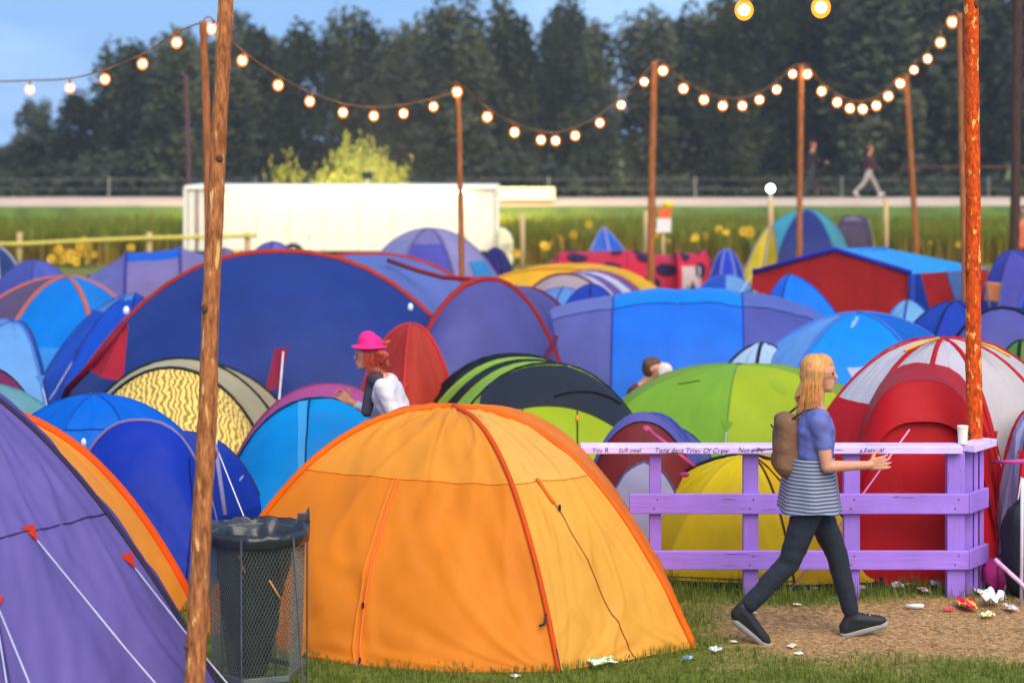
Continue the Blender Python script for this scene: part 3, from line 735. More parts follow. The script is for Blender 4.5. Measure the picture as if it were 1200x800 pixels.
dome('blue violet rounded tent at the right edge in the background', (1185, 294, 27.5), [(1142, 27), (1165, 26), (1240, 26.5), (1250, 28), (1190, 29.6)], [(70, 80, 185), (88, 84, 178), (60, 100, 215), (60, 80, 190), (60, 80, 190)], (60, 55, 150), p=2.3, q=.7, ribr=.02)
dome('pale sky blue tent top left of the navy pair at right', (1064, 352, 22.6), [(1012, 22.1), (1055, 21.4), (1120, 22), (1070, 24)], (130, 190, 235), (70, 100, 190), p=2.1, q=.8)
r_, S_, *_ = dome('royal blue dome tent behind the lavender arch at right', (1118, 353, 20.8), [(1015, 20.4), (1075, 19.4), (1180, 19.8), (1220, 21), (1118, 22.6)], [(38, 78, 190), (38, 72, 190), (45, 70, 185), (45, 70, 185), (45, 70, 185)], (28, 35, 100), p=2.1, q=.85)
r_, o_, _ = tunnel('lavender blue arched tent with dark trim at the right edge', [(1072, 18.6, 1275, 18.8, 360), (1085, 19.8, 1290, 20, 362)], (75, 80, 170), front=((1065, 17.9), (1280, 18), [(0, .6, (96, 96, 175)), (.6, 1, (60, 65, 150))]), rib=(30, 30, 70), ribr=.022, p=2.1, q=.75)
r_, S_, *_ = dome('small green tent with dark trim behind the red and white tent', (1196, 399, 16.9), [(1135, 16.6), (1190, 16.2), (1262, 16.8), (1196, 18)], [(95, 150, 70), (120, 150, 60), (80, 130, 60), (80, 130, 60)], (30, 45, 45), p=2.0, q=.8)
dome('small blue tent by the folded gear at the right edge', (1215, 330, 23.6), [(1170, 23.2), (1200, 22.6), (1260, 23.5), (1210, 24.8)], (35, 110, 220), (60, 130, 225), p=1.7, q=.9)

# --- left background
r_, S_, *_ = dome('bright cyan dome tent with orange pole trim at the left', (78, 324, 25), [(-75, 24.6), (-12, 23.2), (122, 23.0), (190, 24.8), (80, 27)], [(110, 85, 120), [(0, .62, (0, 135, 235)), (.62, .78, (60, 150, 235)), (.78, 1, (40, 120, 220))], [(0, .4, (20, 140, 235)), (.4, 1, (80, 90, 180))], (40, 110, 210), (40, 110, 210)], (222, 120, 90), p=2.1, q=.8, ribr=.032, guys=[(2, .6, .5)])
r_, S_, *_ = dome('blue tent with navy seam squeezed left of the big navy tent', (158, 345, 22.6), [(38, 22.2), (62, 21.2), (150, 20.9), (215, 22.2), (160, 24.5)], [[(0, .25, (90, 150, 225)), (.25, 1, (30, 90, 210))], [(0, .12, (100, 160, 230)), (.12, 1, (22, 88, 215))], (30, 85, 205), (40, 80, 190), (40, 80, 190)], (40, 55, 150), p=1.9, q=.85, wr=.03)
r_, S_, *_ = dome('pale sky blue tent panel at the left edge', (14, 376, 19.6), [(-120, 19.4), (-60, 18.2), (62, 18.4), (60, 20.8), (-40, 21)], [(120, 170, 225), (118, 178, 240), (60, 110, 210), (80, 120, 200), (100, 150, 220)], (90, 140, 220), p=2.6, q=1.0, wr=.02)
dome('dark maroon tent top at the left edge', (-8, 432, 17.3), [(-110, 17), (-10, 16.4), (74, 17), (-8, 18.4)], (130, 45, 95), (45, 35, 80), p=1.9, q=.9)
dome('grey teal tent with a flat ridge at the left edge', (-5, 452, 15.9), [(-160, 15.7), (0, 14.9), (138, 15.6), (60, 17), (-60, 17)], [(110, 165, 175), (115, 170, 178), (115, 170, 178), (100, 150, 160), (100, 150, 160)], (95, 150, 165), p=2.0, q=.9)

# --- the big navy tent with red trim
RB = (165, 38, 42)
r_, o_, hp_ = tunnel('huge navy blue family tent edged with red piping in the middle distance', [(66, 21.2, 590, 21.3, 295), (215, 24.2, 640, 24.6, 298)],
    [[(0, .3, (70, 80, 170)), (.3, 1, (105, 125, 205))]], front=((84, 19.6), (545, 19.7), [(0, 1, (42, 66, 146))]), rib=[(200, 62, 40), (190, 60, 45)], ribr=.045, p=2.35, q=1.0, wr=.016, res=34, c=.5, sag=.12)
big = r_
# right hand bay
Hs = (W(463, 20.6), W(668, 22.0), H-(327-HY)*21.3/F); Hb = (W(520, 23.6), W(700, 24.4), H-(338-HY)*24/F); Hg = (W(468, 19.8), W(640, 20.5), 0)
def hp2(h, u, p=2.1, q=.85):
    e = -math.cos(PI*u); a, b, z = h; m = (a+b)/2; v = m+(b-a)/2*e; v.z = z*max(0, 1-abs(e)**p)**q; return v
S = Surf(lambda s, t: hp2(Hs, s).lerp(hp2(Hg, s), (.6*t+.4*math.sin(t*PI/2))) if t < 0 else Vector(((hp2(Hs, s).lerp(hp2(Hg, s), .6*t+.4*math.sin(t*PI/2))).xy.to_tuple()+(hp2(Hs, s).z*(.6*(1-t)+.4*math.cos(t*PI/2)),))), .014, 77)
S.sheet('bay_front', fabric((98, 96, 168)), big, ns=26, nt=22)
S.sheet('bay_window', fabric((60, 62, 120)), big, s0=.42, s1=.58, t0=.74, t1=.98, ns=8, nt=8, off=.012)
S2 = Surf(lambda s, t: hp2(Hs, s).lerp(hp2(Hb, s), t), .014, 78)
S2.sheet('bay_roof', fabric((90, 85, 165)), big, ns=22, nt=10)
MB().tube([hp2(Hs, k/24) for k in range(25)], .04, 7).build('pole_sleeve', colmat((185, 50, 45)), big, smooth=True)
MB().tube([hp2(Hb, k/24) for k in range(25)], .035, 7).build('pole_sleeve', colmat((130, 35, 65)), big, smooth=True)
MB().tube([W(652, 21.6, 395), W(640, 21.2, 420), W(655, 21.2)], .03, 6).build('piping', colmat((130, 30, 60)), big, smooth=True)
MB().tube([W(455, 23.4, 305), W(490, 22.6, 317), W(520, 22.0, 325), W(556, 21.3, 327)], .03, 6).build('piping', colmat((185, 50, 45)), big, smooth=True)
# red triangular side flap, bare red pole pocket, white toggles
P3 = [W(146, 19.9, 380), W(102, 19.8, 432), W(118, 19.4, 442), W(140, 19.3, 446)]
MB().prism(P3, (.03, .05, 0)).build('side_flap', colmat((190, 40, 60)), big, label='red triangular side flap')
MB().tube([W(146, 19.85, 378), W(110, 19.7, 425), W(80, 20.2, 455), W(66, 21.1)], .04, 7).build('piping', colmat((150, 32, 60)), big, smooth=True)
MB().prism([W(322, 19.6, 408), W(338, 19.55, 408), W(326, 19.4, 455), W(310, 19.4, 460)], (0, .03, 0)).build('pole_pocket', colmat((165, 40, 75)), big)
guy(big, W(332, 19.5, 412), W(322, 18.9), None, .010)
MB().ball(W(481, 20.5, 360), (.03, .03, .045), 10, 6).build('toggle', plain('toggle_white', (225, 225, 240), .5), big, smooth=True)
MB().ball(W(148, 20.3, 364), (.035, .03, .05), 10, 6).build('toggle', plain('toggle_white', (225, 225, 240), .5), big, smooth=True)
# red awning arch
dome('small red and orange tent before the right bay of the navy tent', (482, 379, 18.2), [(405, 18), (470, 17.3), (545, 17.9), (482, 19.2)], [(190, 55, 45), (205, 70, 50), (190, 40, 45), (190, 40, 45)], (215, 60, 60), p=2.2, q=.8, ribr=.02)

# --- gold patterned tent
def gold_mat():
    m, nt, out, bs = mat_base('gold_pattern')
    tc = nt.nodes.new('ShaderNodeTexCoord')
    mp = nt.nodes.new('ShaderNodeMapping'); mp.inputs['Scale'].default_value = (16, 9, 1)
    vo = nt.nodes.new('ShaderNodeTexWave'); vo.inputs['Scale'].default_value = 1.1; vo.inputs['Distortion'].default_value = 9; vo.inputs['Detail'].default_value = 2; vo.inputs['Detail Scale'].default_value = 1.2
    cr = nt.nodes.new('ShaderNodeValToRGB'); cr.color_ramp.elements[0].color = (*lin((140, 108, 30)), 1); cr.color_ramp.elements[1].color = (*lin((226, 190, 92)), 1)
    cr.color_ramp.elements[0].position = .25; cr.color_ramp.elements[1].position = .6
    nt.links.new(tc.outputs['UV'], mp.inputs[0]); nt.links.new(mp.outputs[0], vo.inputs['Vector']); nt.links.new(vo.outputs['Fac'], cr.inputs[0]); nt.links.new(cr.outputs[0], bs.inputs['Base Color'])
    bs.inputs['Roughness'].default_value = .6; return m
GM = gold_mat()
r_, o_, _ = tunnel('tent with golden leaf pattern under black and cream arched poles', [(84, 17.6, 316, 17.6, 431), (80, 18.2, 340, 18.4, 420), (96, 19.2, 352, 19.4, 424)], [(205, 190, 150), (215, 195, 150)],
    front=((70, 16.7), (330, 16.7), GM), rib=[(30, 38, 40), (30, 38, 48), (35, 42, 50)], ribr=.026, p=2.05, q=.72, res=28)

# --- lime and black tent
LIME = (178, 200, 30)
r_, o_, hp_ = tunnel('lime green and black tent with a dark front window panel', [(500, 16.4, 782, 16.5, 426), (486, 16.8, 768, 16.95, 423), (478, 17.15, 758, 17.3, 420), (470, 17.5, 748, 17.65, 418), (462, 17.9, 740, 18.0, 415)],
    [(165, 205, 70), (28, 36, 36), (165, 205, 70), (28, 36, 36)], front=((486, 15.3), (790, 15.35), LIME), back=((450, 19), (735, 19.1), LIME), rib=[(30, 34, 36), None, None, None, (28, 32, 36)], ribr=.022, p=2.25, q=.85, res=34, wr=.012)
S = o_['front']
S.sheet('window', fabric((50, 54, 66)), r_, s0=.32, s1=.735, t0=.03, t1=.36, ns=22, nt=10, off=.010, label='dark charcoal mesh window panel')
S.line('seam', fabric(DARKZIP), r_, [(.52, .30), (.70, .10)], .008, .02)
for s in (.44, .58): S.line('zip', fabric(DARKZIP), r_, [(s, .37), (s+.005, .9)], .006, .012); S.disc('zip_pull', plain('orange_cord', (220, 120, 30), .7), r_, s, .42, .004, .02, .02, n=8)
S.sheet('hem', fabric((35, 40, 40)), r_, t0=.955, t1=1, ns=24, nt=2, off=.006)

# --- cyan tent with pink top, behind the orange one
r_, o_, _ = tunnel('sky blue tent with a pink ridge panel behind the orange tent', [(250, 15.0, 500, 15.0, 466), (262, 16.3, 506, 16.4, 450)], [(208, 80, 150)], front=((262, 14.3), (480, 14.3), [(0, .16, (0, 158, 236)), (.16, 1, (0, 150, 232))]), rib=[(25, 60, 110), (160, 60, 120)], ribr=.016, p=2.2, q=.75, res=28, wr=.014)
o_['front'].line('seam', fabric((15, 50, 110)), r_, [(.47, .01), (.45, .98)], .007, .008)
o_['front'].sheet('seam_tape', fabric((70, 175, 235)), r_, s0=.435, s1=.462, t0=.02, t1=.97, ns=2, nt=16, off=.006)

# --- blue pair at left
r_, S_, *_ = dome('bright blue dome tent directly behind the navy arched tent', (112, 462, 15.0), [(-58, 14.8), (40, 14.2), (180, 14.3), (285, 15.0), (112, 16.4)], [(0, 110, 222), (0, 118, 232), (5, 110, 225), (0, 100, 210), (0, 100, 210)], (10, 95, 205), p=2.2, q=.85, wr=.014, ribr=.010)
S_[1].line('seam', fabric((0, 80, 190)), r_, [(.02, .35), (.98, .35)], .004)
r_, o_, _ = tunnel('deep royal blue tent with lilac arch piping left of the light pole', [(66, 13.55, 262, 13.55, 492), (92, 14.4, 318, 14.5, 506)], [[(0, .5, (30, 55, 170)), (.5, .86, (35, 65, 190)), (.86, 1, (28, 52, 170))]], front=((64, 12.95), (258, 12.95), (24, 60, 190)), rib=[(150, 135, 190), (60, 60, 130)], ribr=.017, p=2.6, q=.72, res=26, wr=.014)
o_['front'].line('door_zip', fabric((20, 30, 110)), r_, [(.30, .12), (.27, .5), (.30, .93), (.7, .96), (.73, .5), (.70, .12)], .005, .004)
for (a, b, c, d) in [(98, 520, 106, 556), (252, 520, 264, 603)]:
    MB().tube([W(a, 13.2, b), W((a+c)/2, 13.1, (b+d)/2), W(c, 13.0, d)], .018, 6, flat=.4).build('strap', fabric((150, 150, 205)), r_, smooth=True)
    MB().ball(W(a, 13.2, b-2), (.02, .015, .03), 8, 6).build('buckle', plain('buckle_grey', (200, 205, 215), .5), r_, smooth=True)
    guy(r_, W(a, 13.3, b), W(a-28 if a < 200 else a+70, 12.9), None, .005)
MB().box(W(283, 13.75, 560), (.012, .16, .012)).build('tag', fabric((180, 190, 225)), r_)

# --- lime green tent
r_, S_, rp_, *_ = dome('plain apple green dome tent behind the purple rail', (866, 427, 17.1), [(655, 16.9), (846, 16.1), (1080, 16.8), (1080, 18.0), (866, 18.4), (665, 18)], [(140, 190, 60), (178, 200, 40), (150, 180, 50), (140, 170, 50), (140, 170, 50), (150, 180, 60)], (130, 175, 60), p=2.35, q=.95, ribr=.009, wr=.008, res=24)
S_[0].line('zip', fabric((70, 100, 40)), r_, [(.30, .30), (.52, .26)], .004); S_[1].disc('vent', fabric((168, 192, 50)), r_, .5, .3, .06, .05, off=.004)
dome('white and pale blue tent rim showing above the green tent', (893, 402, 19.2), [(812, 19.0), (880, 18.6), (968, 19.1), (893, 20.4)], (190, 215, 240), (35, 45, 90), p=2.0, q=.8, ribr=.02)
# --- blue ridge tent with small white triangle
r_, S_, *_ = dome('bright blue tent with pale guy straps and a small white triangle', (1005, 366, 19.4), [(822, 19.1), (895, 18.2), (1120, 18.2), (1185, 19.8), (1010, 21)], [[(0, .1, (60, 130, 225)), (.1, 1, (110, 165, 232))], (20, 155, 250), (20, 110, 215), (30, 110, 210), (30, 110, 210)], (70, 135, 225), p=2.1, q=.9, ribr=.022, wr=.012)
S_[1].sheet('logo_patch', fabric((205, 210, 235)), r_, s0=lambda t: .40+(t-.44)*1.0, s1=lambda t: .58-(t-.44)*.9, t0=.44, t1=.52, ns=4, nt=5, off=.008, label='small white triangle patch')
guy(r_, W(1005, 19.1, 372), W(905, 18.1), None, .022, (120, 170, 235)); guy(r_, W(1000, 19.1, 376), W(925, 18.0), None, .014, (120, 170, 235))

# --- purple/maroon small tent with lilac door
r_, o_, hp_ = tunnel('small lavender and maroon tent with a lilac oval door behind the rail', [(668, 13.75, 838, 13.75, 484), (682, 14.15, 846, 14.15, 484), (705, 15.2, 860, 15.2, 500)], [(92, 96, 178), (95, 98, 180)],
    front=((672, 13.35), (842, 13.35), [(0, .95, (128, 40, 42)), (.95, 1, (95, 85, 170))]), rib=[(72, 72, 150), (70, 90, 190), (60, 60, 130)], ribr=.016, p=2.2, q=.8, res=28, c=.3)
S = o_['front']
def arcs(w, cx=.5): return (lambda t: cx-w(t)), (lambda t: cx+w(t))
a_, b_ = arcs(lambda t: .205*math.sqrt(max(0, 1-((t-.86)/.50)**2))+.001 if t < .86 else .206, .5)
S.sheet('door', fabric((186, 186, 226)), r_, s0=a_, s1=b_, t0=.365, t1=.93, ns=14, nt=14, off=.012, label='lilac oval door')
S.line('door_piping', fabric((100, 100, 150)), r_, [(a_(.36+.57*k/12), .36+.57*k/12) for k in range(12, -1, -1)]+[(b_(.36+.57*k/12), .36+.57*k/12) for k in range(13)], .008, .014, n=3)
S.sheet('side_panel', fabric((135, 100, 160)), r_, s0=.10, s1=.24, t0=.02, t1=.94, ns=6, nt=14, off=.007)
S.sheet('side_panel', fabric((95, 50, 60)), r_, s0=.80, s1=.88, t0=.02, t1=.94, ns=6, nt=14, off=.007)
S.sheet('hood', fabric((96, 100, 182)), r_, s0=.02, s1=.98, t0=0, t1=.075, ns=26, nt=3, off=.018)
MB().tube([W(761, 13.3, 504), W(785, 13.1, 522), W(814, 12.95, 546)], .022, 6, flat=.25).build('door_strap', fabric((232, 90, 140)), r_, smooth=True)
MB().tube([W(757, 13.35, 500), W(763, 13.3, 506)], .03, 6, flat=.4).build('strap_tab', fabric((232, 90, 140)), r_)
MB().ball(W(802, 13.1, 556), (.035, .012, .02), 8, 6).build('bow', fabric((240, 90, 150)), r_, smooth=True)
S.sheet('groundsheet', fabric((85, 80, 160)), r_, t0=.93, t1=1, ns=20, nt=3, off=.02)

# --- yellow tent
YEL = (238, 205, 20)
r_, S_, rp_, C_, A_ = dome('bright yellow tent with black arch piping directly behind the purple rail', (878, 533, 13.55), [(716, 13.8), (775, 13.06), (932, 12.90), (1036, 13.0), (1020, 14.2), (800, 14.8)], [(236, 204, 20), (240, 206, 18), (240, 190, 22), (230, 180, 25), (225, 190, 30), (225, 190, 30)], None, p=2.1, q=.88, wr=.010, res=24)
for i in (0, 3): MB().tube([rp_(C_[i], t/18) for t in range(19)], .022, 7, flat=.7).build('pole_sleeve', fabric((38, 36, 44)), r_, smooth=True)
for i in (2,): MB().tube([rp_(C_[i], t/18)+Vector((0, -.006, 0)) for t in range(19)], .008, 6).build('seam', fabric((90, 45, 20)), r_, smooth=True)
S_[2].line('zip', fabric((80, 45, 25)), r_, [(0.05, .05), (.28, .30), (.42, .62), (.45, .95)], .006)
S_[1].line('crease_seam', fabric((150, 110, 20)), r_, [(.0, .86), (1, .86)], .004)
gs = MB().prism([Vector((c.x, c.y-.015, .0)) for c in (C_[0], C_[1], C_[2], C_[3], C_[4], C_[5])], (0, 0, .035)).build('groundsheet', fabric((36, 52, 82)), r_)
S_[1].sheet('ground_skirt', fabric((38, 56, 92)), r_, t0=.955, t1=1, ns=16, nt=3, off=.014); S_[2].sheet('ground_skirt', fabric((38, 50, 75)), r_, t0=.985, t1=1, ns=16, nt=2, off=.012)

# --- red and white tent
REDT = (214, 24, 34); WH = (222, 216, 226)
r_, S_, rp_, C_, A_ = dome('red and white dome tent with red ribs behind the orange red pole', (1104, 397, 14.6), [(905, 14.6), (968, 13.9), (1072, 13.45), (1190, 13.5), (1290, 14.3), (1300, 15.6), (1110, 16.4), (930, 15.6)],
    [[(0, .42, WH), (.42, 1, REDT)], [(0, .36, WH), (.36, 1, REDT)], [(0, .40, WH), (.40, 1, REDT)], [(0, .60, (226, 216, 214)), (.60, 1, REDT)], [(0, .7, (224, 216, 216)), (.7, 1, REDT)], WH, WH, WH], (212, 28, 40), p=2.25, q=.85, ribr=.021, wr=.010, res=24)
red_root = r_
# vestibule
Hv = (W(986, 13.25), W(1172, 13.3), H-(447-HY)*13.3/F); Hw = (W(985, 14.2), W(1185, 14.3), H-(425-HY)*14.2/F); Hgv = (W(992, 12.98), W(1166, 13.0), 0)
hv = lambda h, u: hp2(h, u, 3.0, .7)
def vb(s, t):
    P, Q = hv(Hv, s), hv(Hgv, s); k = .7*t+.3*math.sin(t*PI/2); v = P.lerp(Q, k); v.z = P.z*(.7*(1-t)+.3*math.cos(t*PI/2)); return v
S = Surf(vb, .008, 91); S.sheet('vestibule_front', fabric(REDT), r_, ns=24, nt=24)
S2 = Surf(lambda s, t: hv(Hv, s).lerp(hv(Hw, s), t), .006, 92); S2.sheet('vestibule_roof', fabric((205, 22, 32)), r_, ns=22, nt=8)
def vhood(s, t):
    p = vb(s, t*.24); p.y -= .02+.05*t; p.z += .004; return p
Surf(vhood, .004, 93).sheet('hood', fabric((206, 20, 32)), r_, s0=.10, s1=.9, ns=22, nt=8)
S.line('hood_seam', fabric((110, 10, 22)), r_, [(.12, .245), (.88, .245)], .008, .02)
MB().tube([hv(Hv, k/24) for k in range(25)], .016, 7).build('pole_sleeve', fabric((190, 16, 30)), r_, smooth=True)
# white notches by the hood, yellow guy ribbons, hub
MB().tube([W(1100, 14.5, 396), W(1075, 14.3, 404), W(1060, 14.2, 411)], .012, 6).build('guy_ribbon', plain('yellow_cord', (225, 170, 60), .7), r_, smooth=True)
MB().tube([W(1150, 14.4, 402), W(1165, 14.3, 407), W(1183, 14.2, 417)], .012, 6).build('guy_ribbon', plain('yellow_cord', (225, 170, 60), .7), r_, smooth=True)
guy(r_, W(1066, 13.0, 503), W(925, 12.86), None, .006, (235, 150, 200))
# lilac side opening at the right
r_, S_, rp_, C_, A_ = dome('lilac tent with clear shiny panel at the right edge', (1222, 476, 13.6), [(1163, 13.4), (1190, 12.98), (1262, 13.1), (1270, 14.2), (1200, 14.6)], [(176, 180, 222), (176, 180, 226), (160, 165, 210), (160, 165, 210), (160, 165, 210)], (205, 30, 45), p=3.2, q=.75, ribr=.02, wr=.03, res=22)
MB().tube([W(1163, 13.05, 541), W(1180, 12.9, 541), W(1205, 12.85, 540)], .016, 6).build('ribbon', fabric((235, 100, 180)), r_, smooth=True)

# --- big orange tent
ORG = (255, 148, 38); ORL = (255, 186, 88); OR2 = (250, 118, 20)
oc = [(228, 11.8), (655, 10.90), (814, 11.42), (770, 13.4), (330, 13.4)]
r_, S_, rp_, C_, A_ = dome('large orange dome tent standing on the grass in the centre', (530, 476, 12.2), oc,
   [[(0, .40, (255, 166, 56)), (.40, 1, (255, 148, 36))], [(0, .40, (255, 196, 96)), (.40, 1, (255, 184, 72))], (255, 140, 40), (250, 130, 35), (250, 130, 35)], None, p=2.45, q=1.0, wr=.019, res=84, group=TG, bulge0=.34)  # light from the upper right put into the lighter right panel and tops
orange_root = r_
om = fabric((255, 122, 12)); od = fabric((240, 92, 22))
for i in (0, 2): MB().tube([rp_(C_[i], t/28) for t in range(29)], lambda k: .030, 8, flat=.75).build('pole_sleeve', om, r_, smooth=True)
MB().tube([rp_(C_[1], t/28)+Vector((0, -.004, 0)) for t in range(29)], .017, 8).build('pole_sleeve', od, r_, smooth=True)
oz = plain('orange_zip', (236, 104, 28), .6)
S_[0].line('door_zip', oz, r_, [(.475, .40), (.465, .6), (.468, .8), (.48, .985)], .007, .006, n=12)
S_[0].line('storm_flap', fabric((255, 148, 40)), r_, [(.455, .405), (.447, .6), (.45, .8), (.462, .985)], .012, .002, n=12, label='stitched storm flap along the door zip')
for i in (0, 1): S_[i].line('seam', fabric((248, 140, 42)), r_, [(.0, .40), (1, .40)], .003, .002, n=40)
S_[1].line('door_zip', plain('brown_zip', (150, 74, 26), .6), r_, [(.30, .40), (.36, .50), (.47, .75), (.53, .97)], .0035, .004, n=20)
S_[1].line('zip_cover', fabric((255, 120, 20)), r_, [(.28, .395), (.335, .46)], .012, .004, n=10)
zp = plain('zip_pull_black', (25, 22, 25), .5)
def zip_pull(P): MB().box(P, (.016, .010, .036)).build('zip_pull', zp, r_, bevel=.003)
zip_pull(S_[0].at(.466, .72, .02)); zip_pull(S_[0].at(.475, .94, .02))
P = rp_(C_[1], .74); MB().tube([P+Vector((-.02, -.02, .06)), P+Vector((-.03, -.03, 0)), P+Vector((-.06, -.035, -.01))], .008, 6).build('zip_pull', zp, r_, smooth=True)
zip_pull(S_[1].at(.345, .475, .02))
MB().tube([rp_(C_[1], t/28)+Vector((.012, -.02, -.0)) for t in range(23, 29)], .004, 6).build('piping', zp, r_, smooth=True)
guy(r_, rp_(C_[2], .86), W(828, 11.5), None, .006, (60, 60, 60))
for i in (0, 1): S_[i].sheet('hem', fabric((240, 112, 26)), r_, t0=.978, t1=1, ns=60, nt=2, off=.004)
for P in [S_[0].at(a, .998) for a in (.25, .47, .75)]+[S_[1].at(.5, .998)]:
    MB().tube([P+Vector((0, 0, .03)), P+Vector((-.01, -.05, .01)), P+Vector((-.01, -.055, -.03))], .005, 5).build('peg', plain('peg_steel', (150, 150, 155), .35, .9), r_, smooth=True)

# --- orange tent at left, behind the purple one
r_, S_, rp_, C_, A_ = dome('orange tent with a darker orange hem strip behind the purple tent', (-70, 474, 12.4), [(-360, 12.3), (-120, 11.5), (130, 11.6), (228, 12.45), (100, 13.8), (-300, 13.8)], [(255, 160, 55), (255, 165, 60), (255, 165, 58), (255, 130, 30), (250, 130, 30), (250, 130, 30)], None, p=2.5, q=1.0, wr=.008, res=26)
MB().tube([rp_(C_[3], t/24) for t in range(25)], .040, 8, flat=.8).build('pole_sleeve', fabric((255, 100, 10)), r_, smooth=True)
guy(r_, rp_(C_[3], .93), W(262, 12.3), None, .005)

# --- purple tent, foreground left
r_, S_, rp_, C_, A_ = dome('purple tent with orange guy tabs in the left foreground', (-95, 425, 10.7), [(-480, 10.6), (-260, 9.0), (30, 8.95), (272, 10.15), (200, 11.6), (-400, 12)], [(118, 100, 174), (116, 100, 176), (124, 108, 184), (100, 86, 160), (100, 86, 160), (100, 86, 160)], None, p=1.7, q=1.0, wr=.026, res=60)
MB().tube([rp_(C_[3], t/28) for t in range(29)], lambda k: .016, 8).build('pole_sleeve', fabric((62, 50, 84)), r_, smooth=True)
MB().tube([rp_(C_[2], t/28) for t in range(29)], lambda k: .014, 8).build('pole_sleeve', fabric((84, 70, 140)), r_, smooth=True)
S = S_[2]
def near(S, px, py):
    best = None
    for i in range(61):
        for j in range(61):
            p = S.at(i/60, j/60, .01); qx = 600+p.x*F/p.y; qy = HY+(H-p.z)*F/p.y; d = (qx-px)**2+(qy-py)**2
            if best is None or d < best[0]: best = (d, p)
    return best[1]
PUR = []
for (tx, ty, gx_, gD) in [(42, 634, 262, 9.3), (156, 662, 316, 9.75), (-20, 690, 100, 8.6), (-10, 720, 34, 8.5)]:
    P = near(S, tx, ty); guy(r_, P, W(gx_, gD), (232, 62, 30), .0045, (190, 188, 205))
S.line('seam', fabric((70, 56, 130)), r_, [(.02, .42), (.98, .42)], .004)
S.sheet('mud_skirt', fabric((38, 40, 92)), r_, t0=.93, t1=1, ns=40, nt=4, off=.006)

# ================================================================== POLES AND STRING LIGHTS
def bark(name, c1, c2, patch, pf=.62, st=(14, 14, 2.2)):
    m, nt, out, bs = mat_base(name)
    tc = nt.nodes.new('ShaderNodeTexCoord'); mp = nt.nodes.new('ShaderNodeMapping'); mp.inputs['Scale'].default_value = st
    n1 = nt.nodes.new('ShaderNodeTexNoise'); n1.inputs['Scale'].default_value = 2.2; n1.inputs['Detail'].default_value = 8; n1.inputs['Roughness'].default_value = .65
    n2 = nt.nodes.new('ShaderNodeTexNoise'); n2.inputs['Scale'].default_value = 1.1; n2.inputs['Detail'].default_value = 3
    nt.links.new(tc.outputs['Object'], mp.inputs[0]); nt.links.new(mp.outputs[0], n1.inputs['Vector']); nt.links.new(mp.outputs[0], n2.inputs['Vector'])
    c = nt.nodes.new('ShaderNodeValToRGB'); c.color_ramp.elements[0].color = (*lin(c1), 1); c.color_ramp.elements[1].color = (*lin(c2), 1); c.color_ramp.elements[0].position = .35; c.color_ramp.elements[1].position = .65
    k = nt.nodes.new('ShaderNodeValToRGB'); k.color_ramp.elements[0].position = pf; k.color_ramp.elements[1].position = pf+.05
    mx = nt.nodes.new('ShaderNodeMix'); mx.data_type = 'RGBA'; mx.inputs[7].default_value = (*lin(patch), 1)
    nt.links.new(n1.outputs['Fac'], c.inputs[0]); nt.links.new(n2.outputs['Fac'], k.inputs[0]); nt.links.new(k.outputs[0], mx.inputs[0]); nt.links.new(c.outputs[0], mx.inputs[6])
    nt.links.new(mx.outputs[2], bs.inputs['Base Color'])
    bp = nt.nodes.new('ShaderNodeBump'); bp.inputs['Strength'].default_value = .9; bp.inputs['Distance'].default_value = .012
    nt.links.new(n1.outputs['Fac'], bp.inputs['Height']); nt.links.new(bp.outputs[0], bs.inputs['Normal']); bs.inputs['Roughness'].default_value = .85
    bs.inputs['Specular IOR Level'].default_value = .2
    return m
BARK1 = bark('pole_bark', (120, 68, 38), (202, 128, 76), (236, 180, 110), .63, (22, 22, 5))
BARK2 = bark('pole_orange_bark', (150, 52, 16), (245, 96, 18), (250, 180, 90), .60, (20, 20, 10))  # bark tones from dark red to orange, with pale orange patches
BARK3 = bark('pole_bark_far', (128, 74, 40), (182, 110, 62), (175, 110, 70), .7)
def log(name, label, cat, pts, r0, r1, mat, group=None, sides=14, rings=60, knots=0, parent=None, rough=.06):
    P = [Vector(p) for p in pts]; b, t = P[0], P[-1]
    V = []; Fc = []; sd = nextseed()*3.3
    for j in range(rings+1):
        k = j/rings; kk = k*(len(P)-1); i = min(int(kk), len(P)-2); c = P[i].lerp(P[i+1], kk-i)
        c = c+Vector((.006*nz(k*7, sd), .006*nz(k*7, sd+5), 0)); r = r0+(r1-r0)*k
        for s in range(sides):
            a = 2*PI*s/sides; rr = r*(1+rough*2*nz(math.cos(a)*1.3, math.sin(a)*1.3, k*22+sd)+rough*nz(math.cos(a)*4, math.sin(a)*4, k*60+sd))
            V.append((c.x+math.cos(a)*rr, c.y+math.sin(a)*rr, c.z))
    for j in range(rings):
        for s in range(sides): s2 = (s+1) % sides; Fc.append((j*sides+s, j*sides+s2, (j+1)*sides+s2, (j+1)*sides+s))
    Fc.append(tuple(rings*sides+s for s in range(sides)))
    root = thing(name, label, cat, (b.x, b.y, 0), group)
    mesh('trunk', V, Fc, mat, root)
    rr = random.Random(int(sd))
    for q in range(knots):
        k = .08+.84*(q+rr.random()*.7)/knots; kk = k*(len(P)-1); i = min(int(kk), len(P)-2); c = P[i].lerp(P[i+1], kk-i); a = -PI/2+rr.gauss(0, .9); r = r0+(r1-r0)*k
        MB().ball(c+Vector((math.cos(a)*r*.92, math.sin(a)*r*.92, 0)), (.020, .014, .013+.02*rr.random()), 10, 8).build('knot', plain('knot_dark', (92, 56, 36), .9), root, smooth=True)
    return root
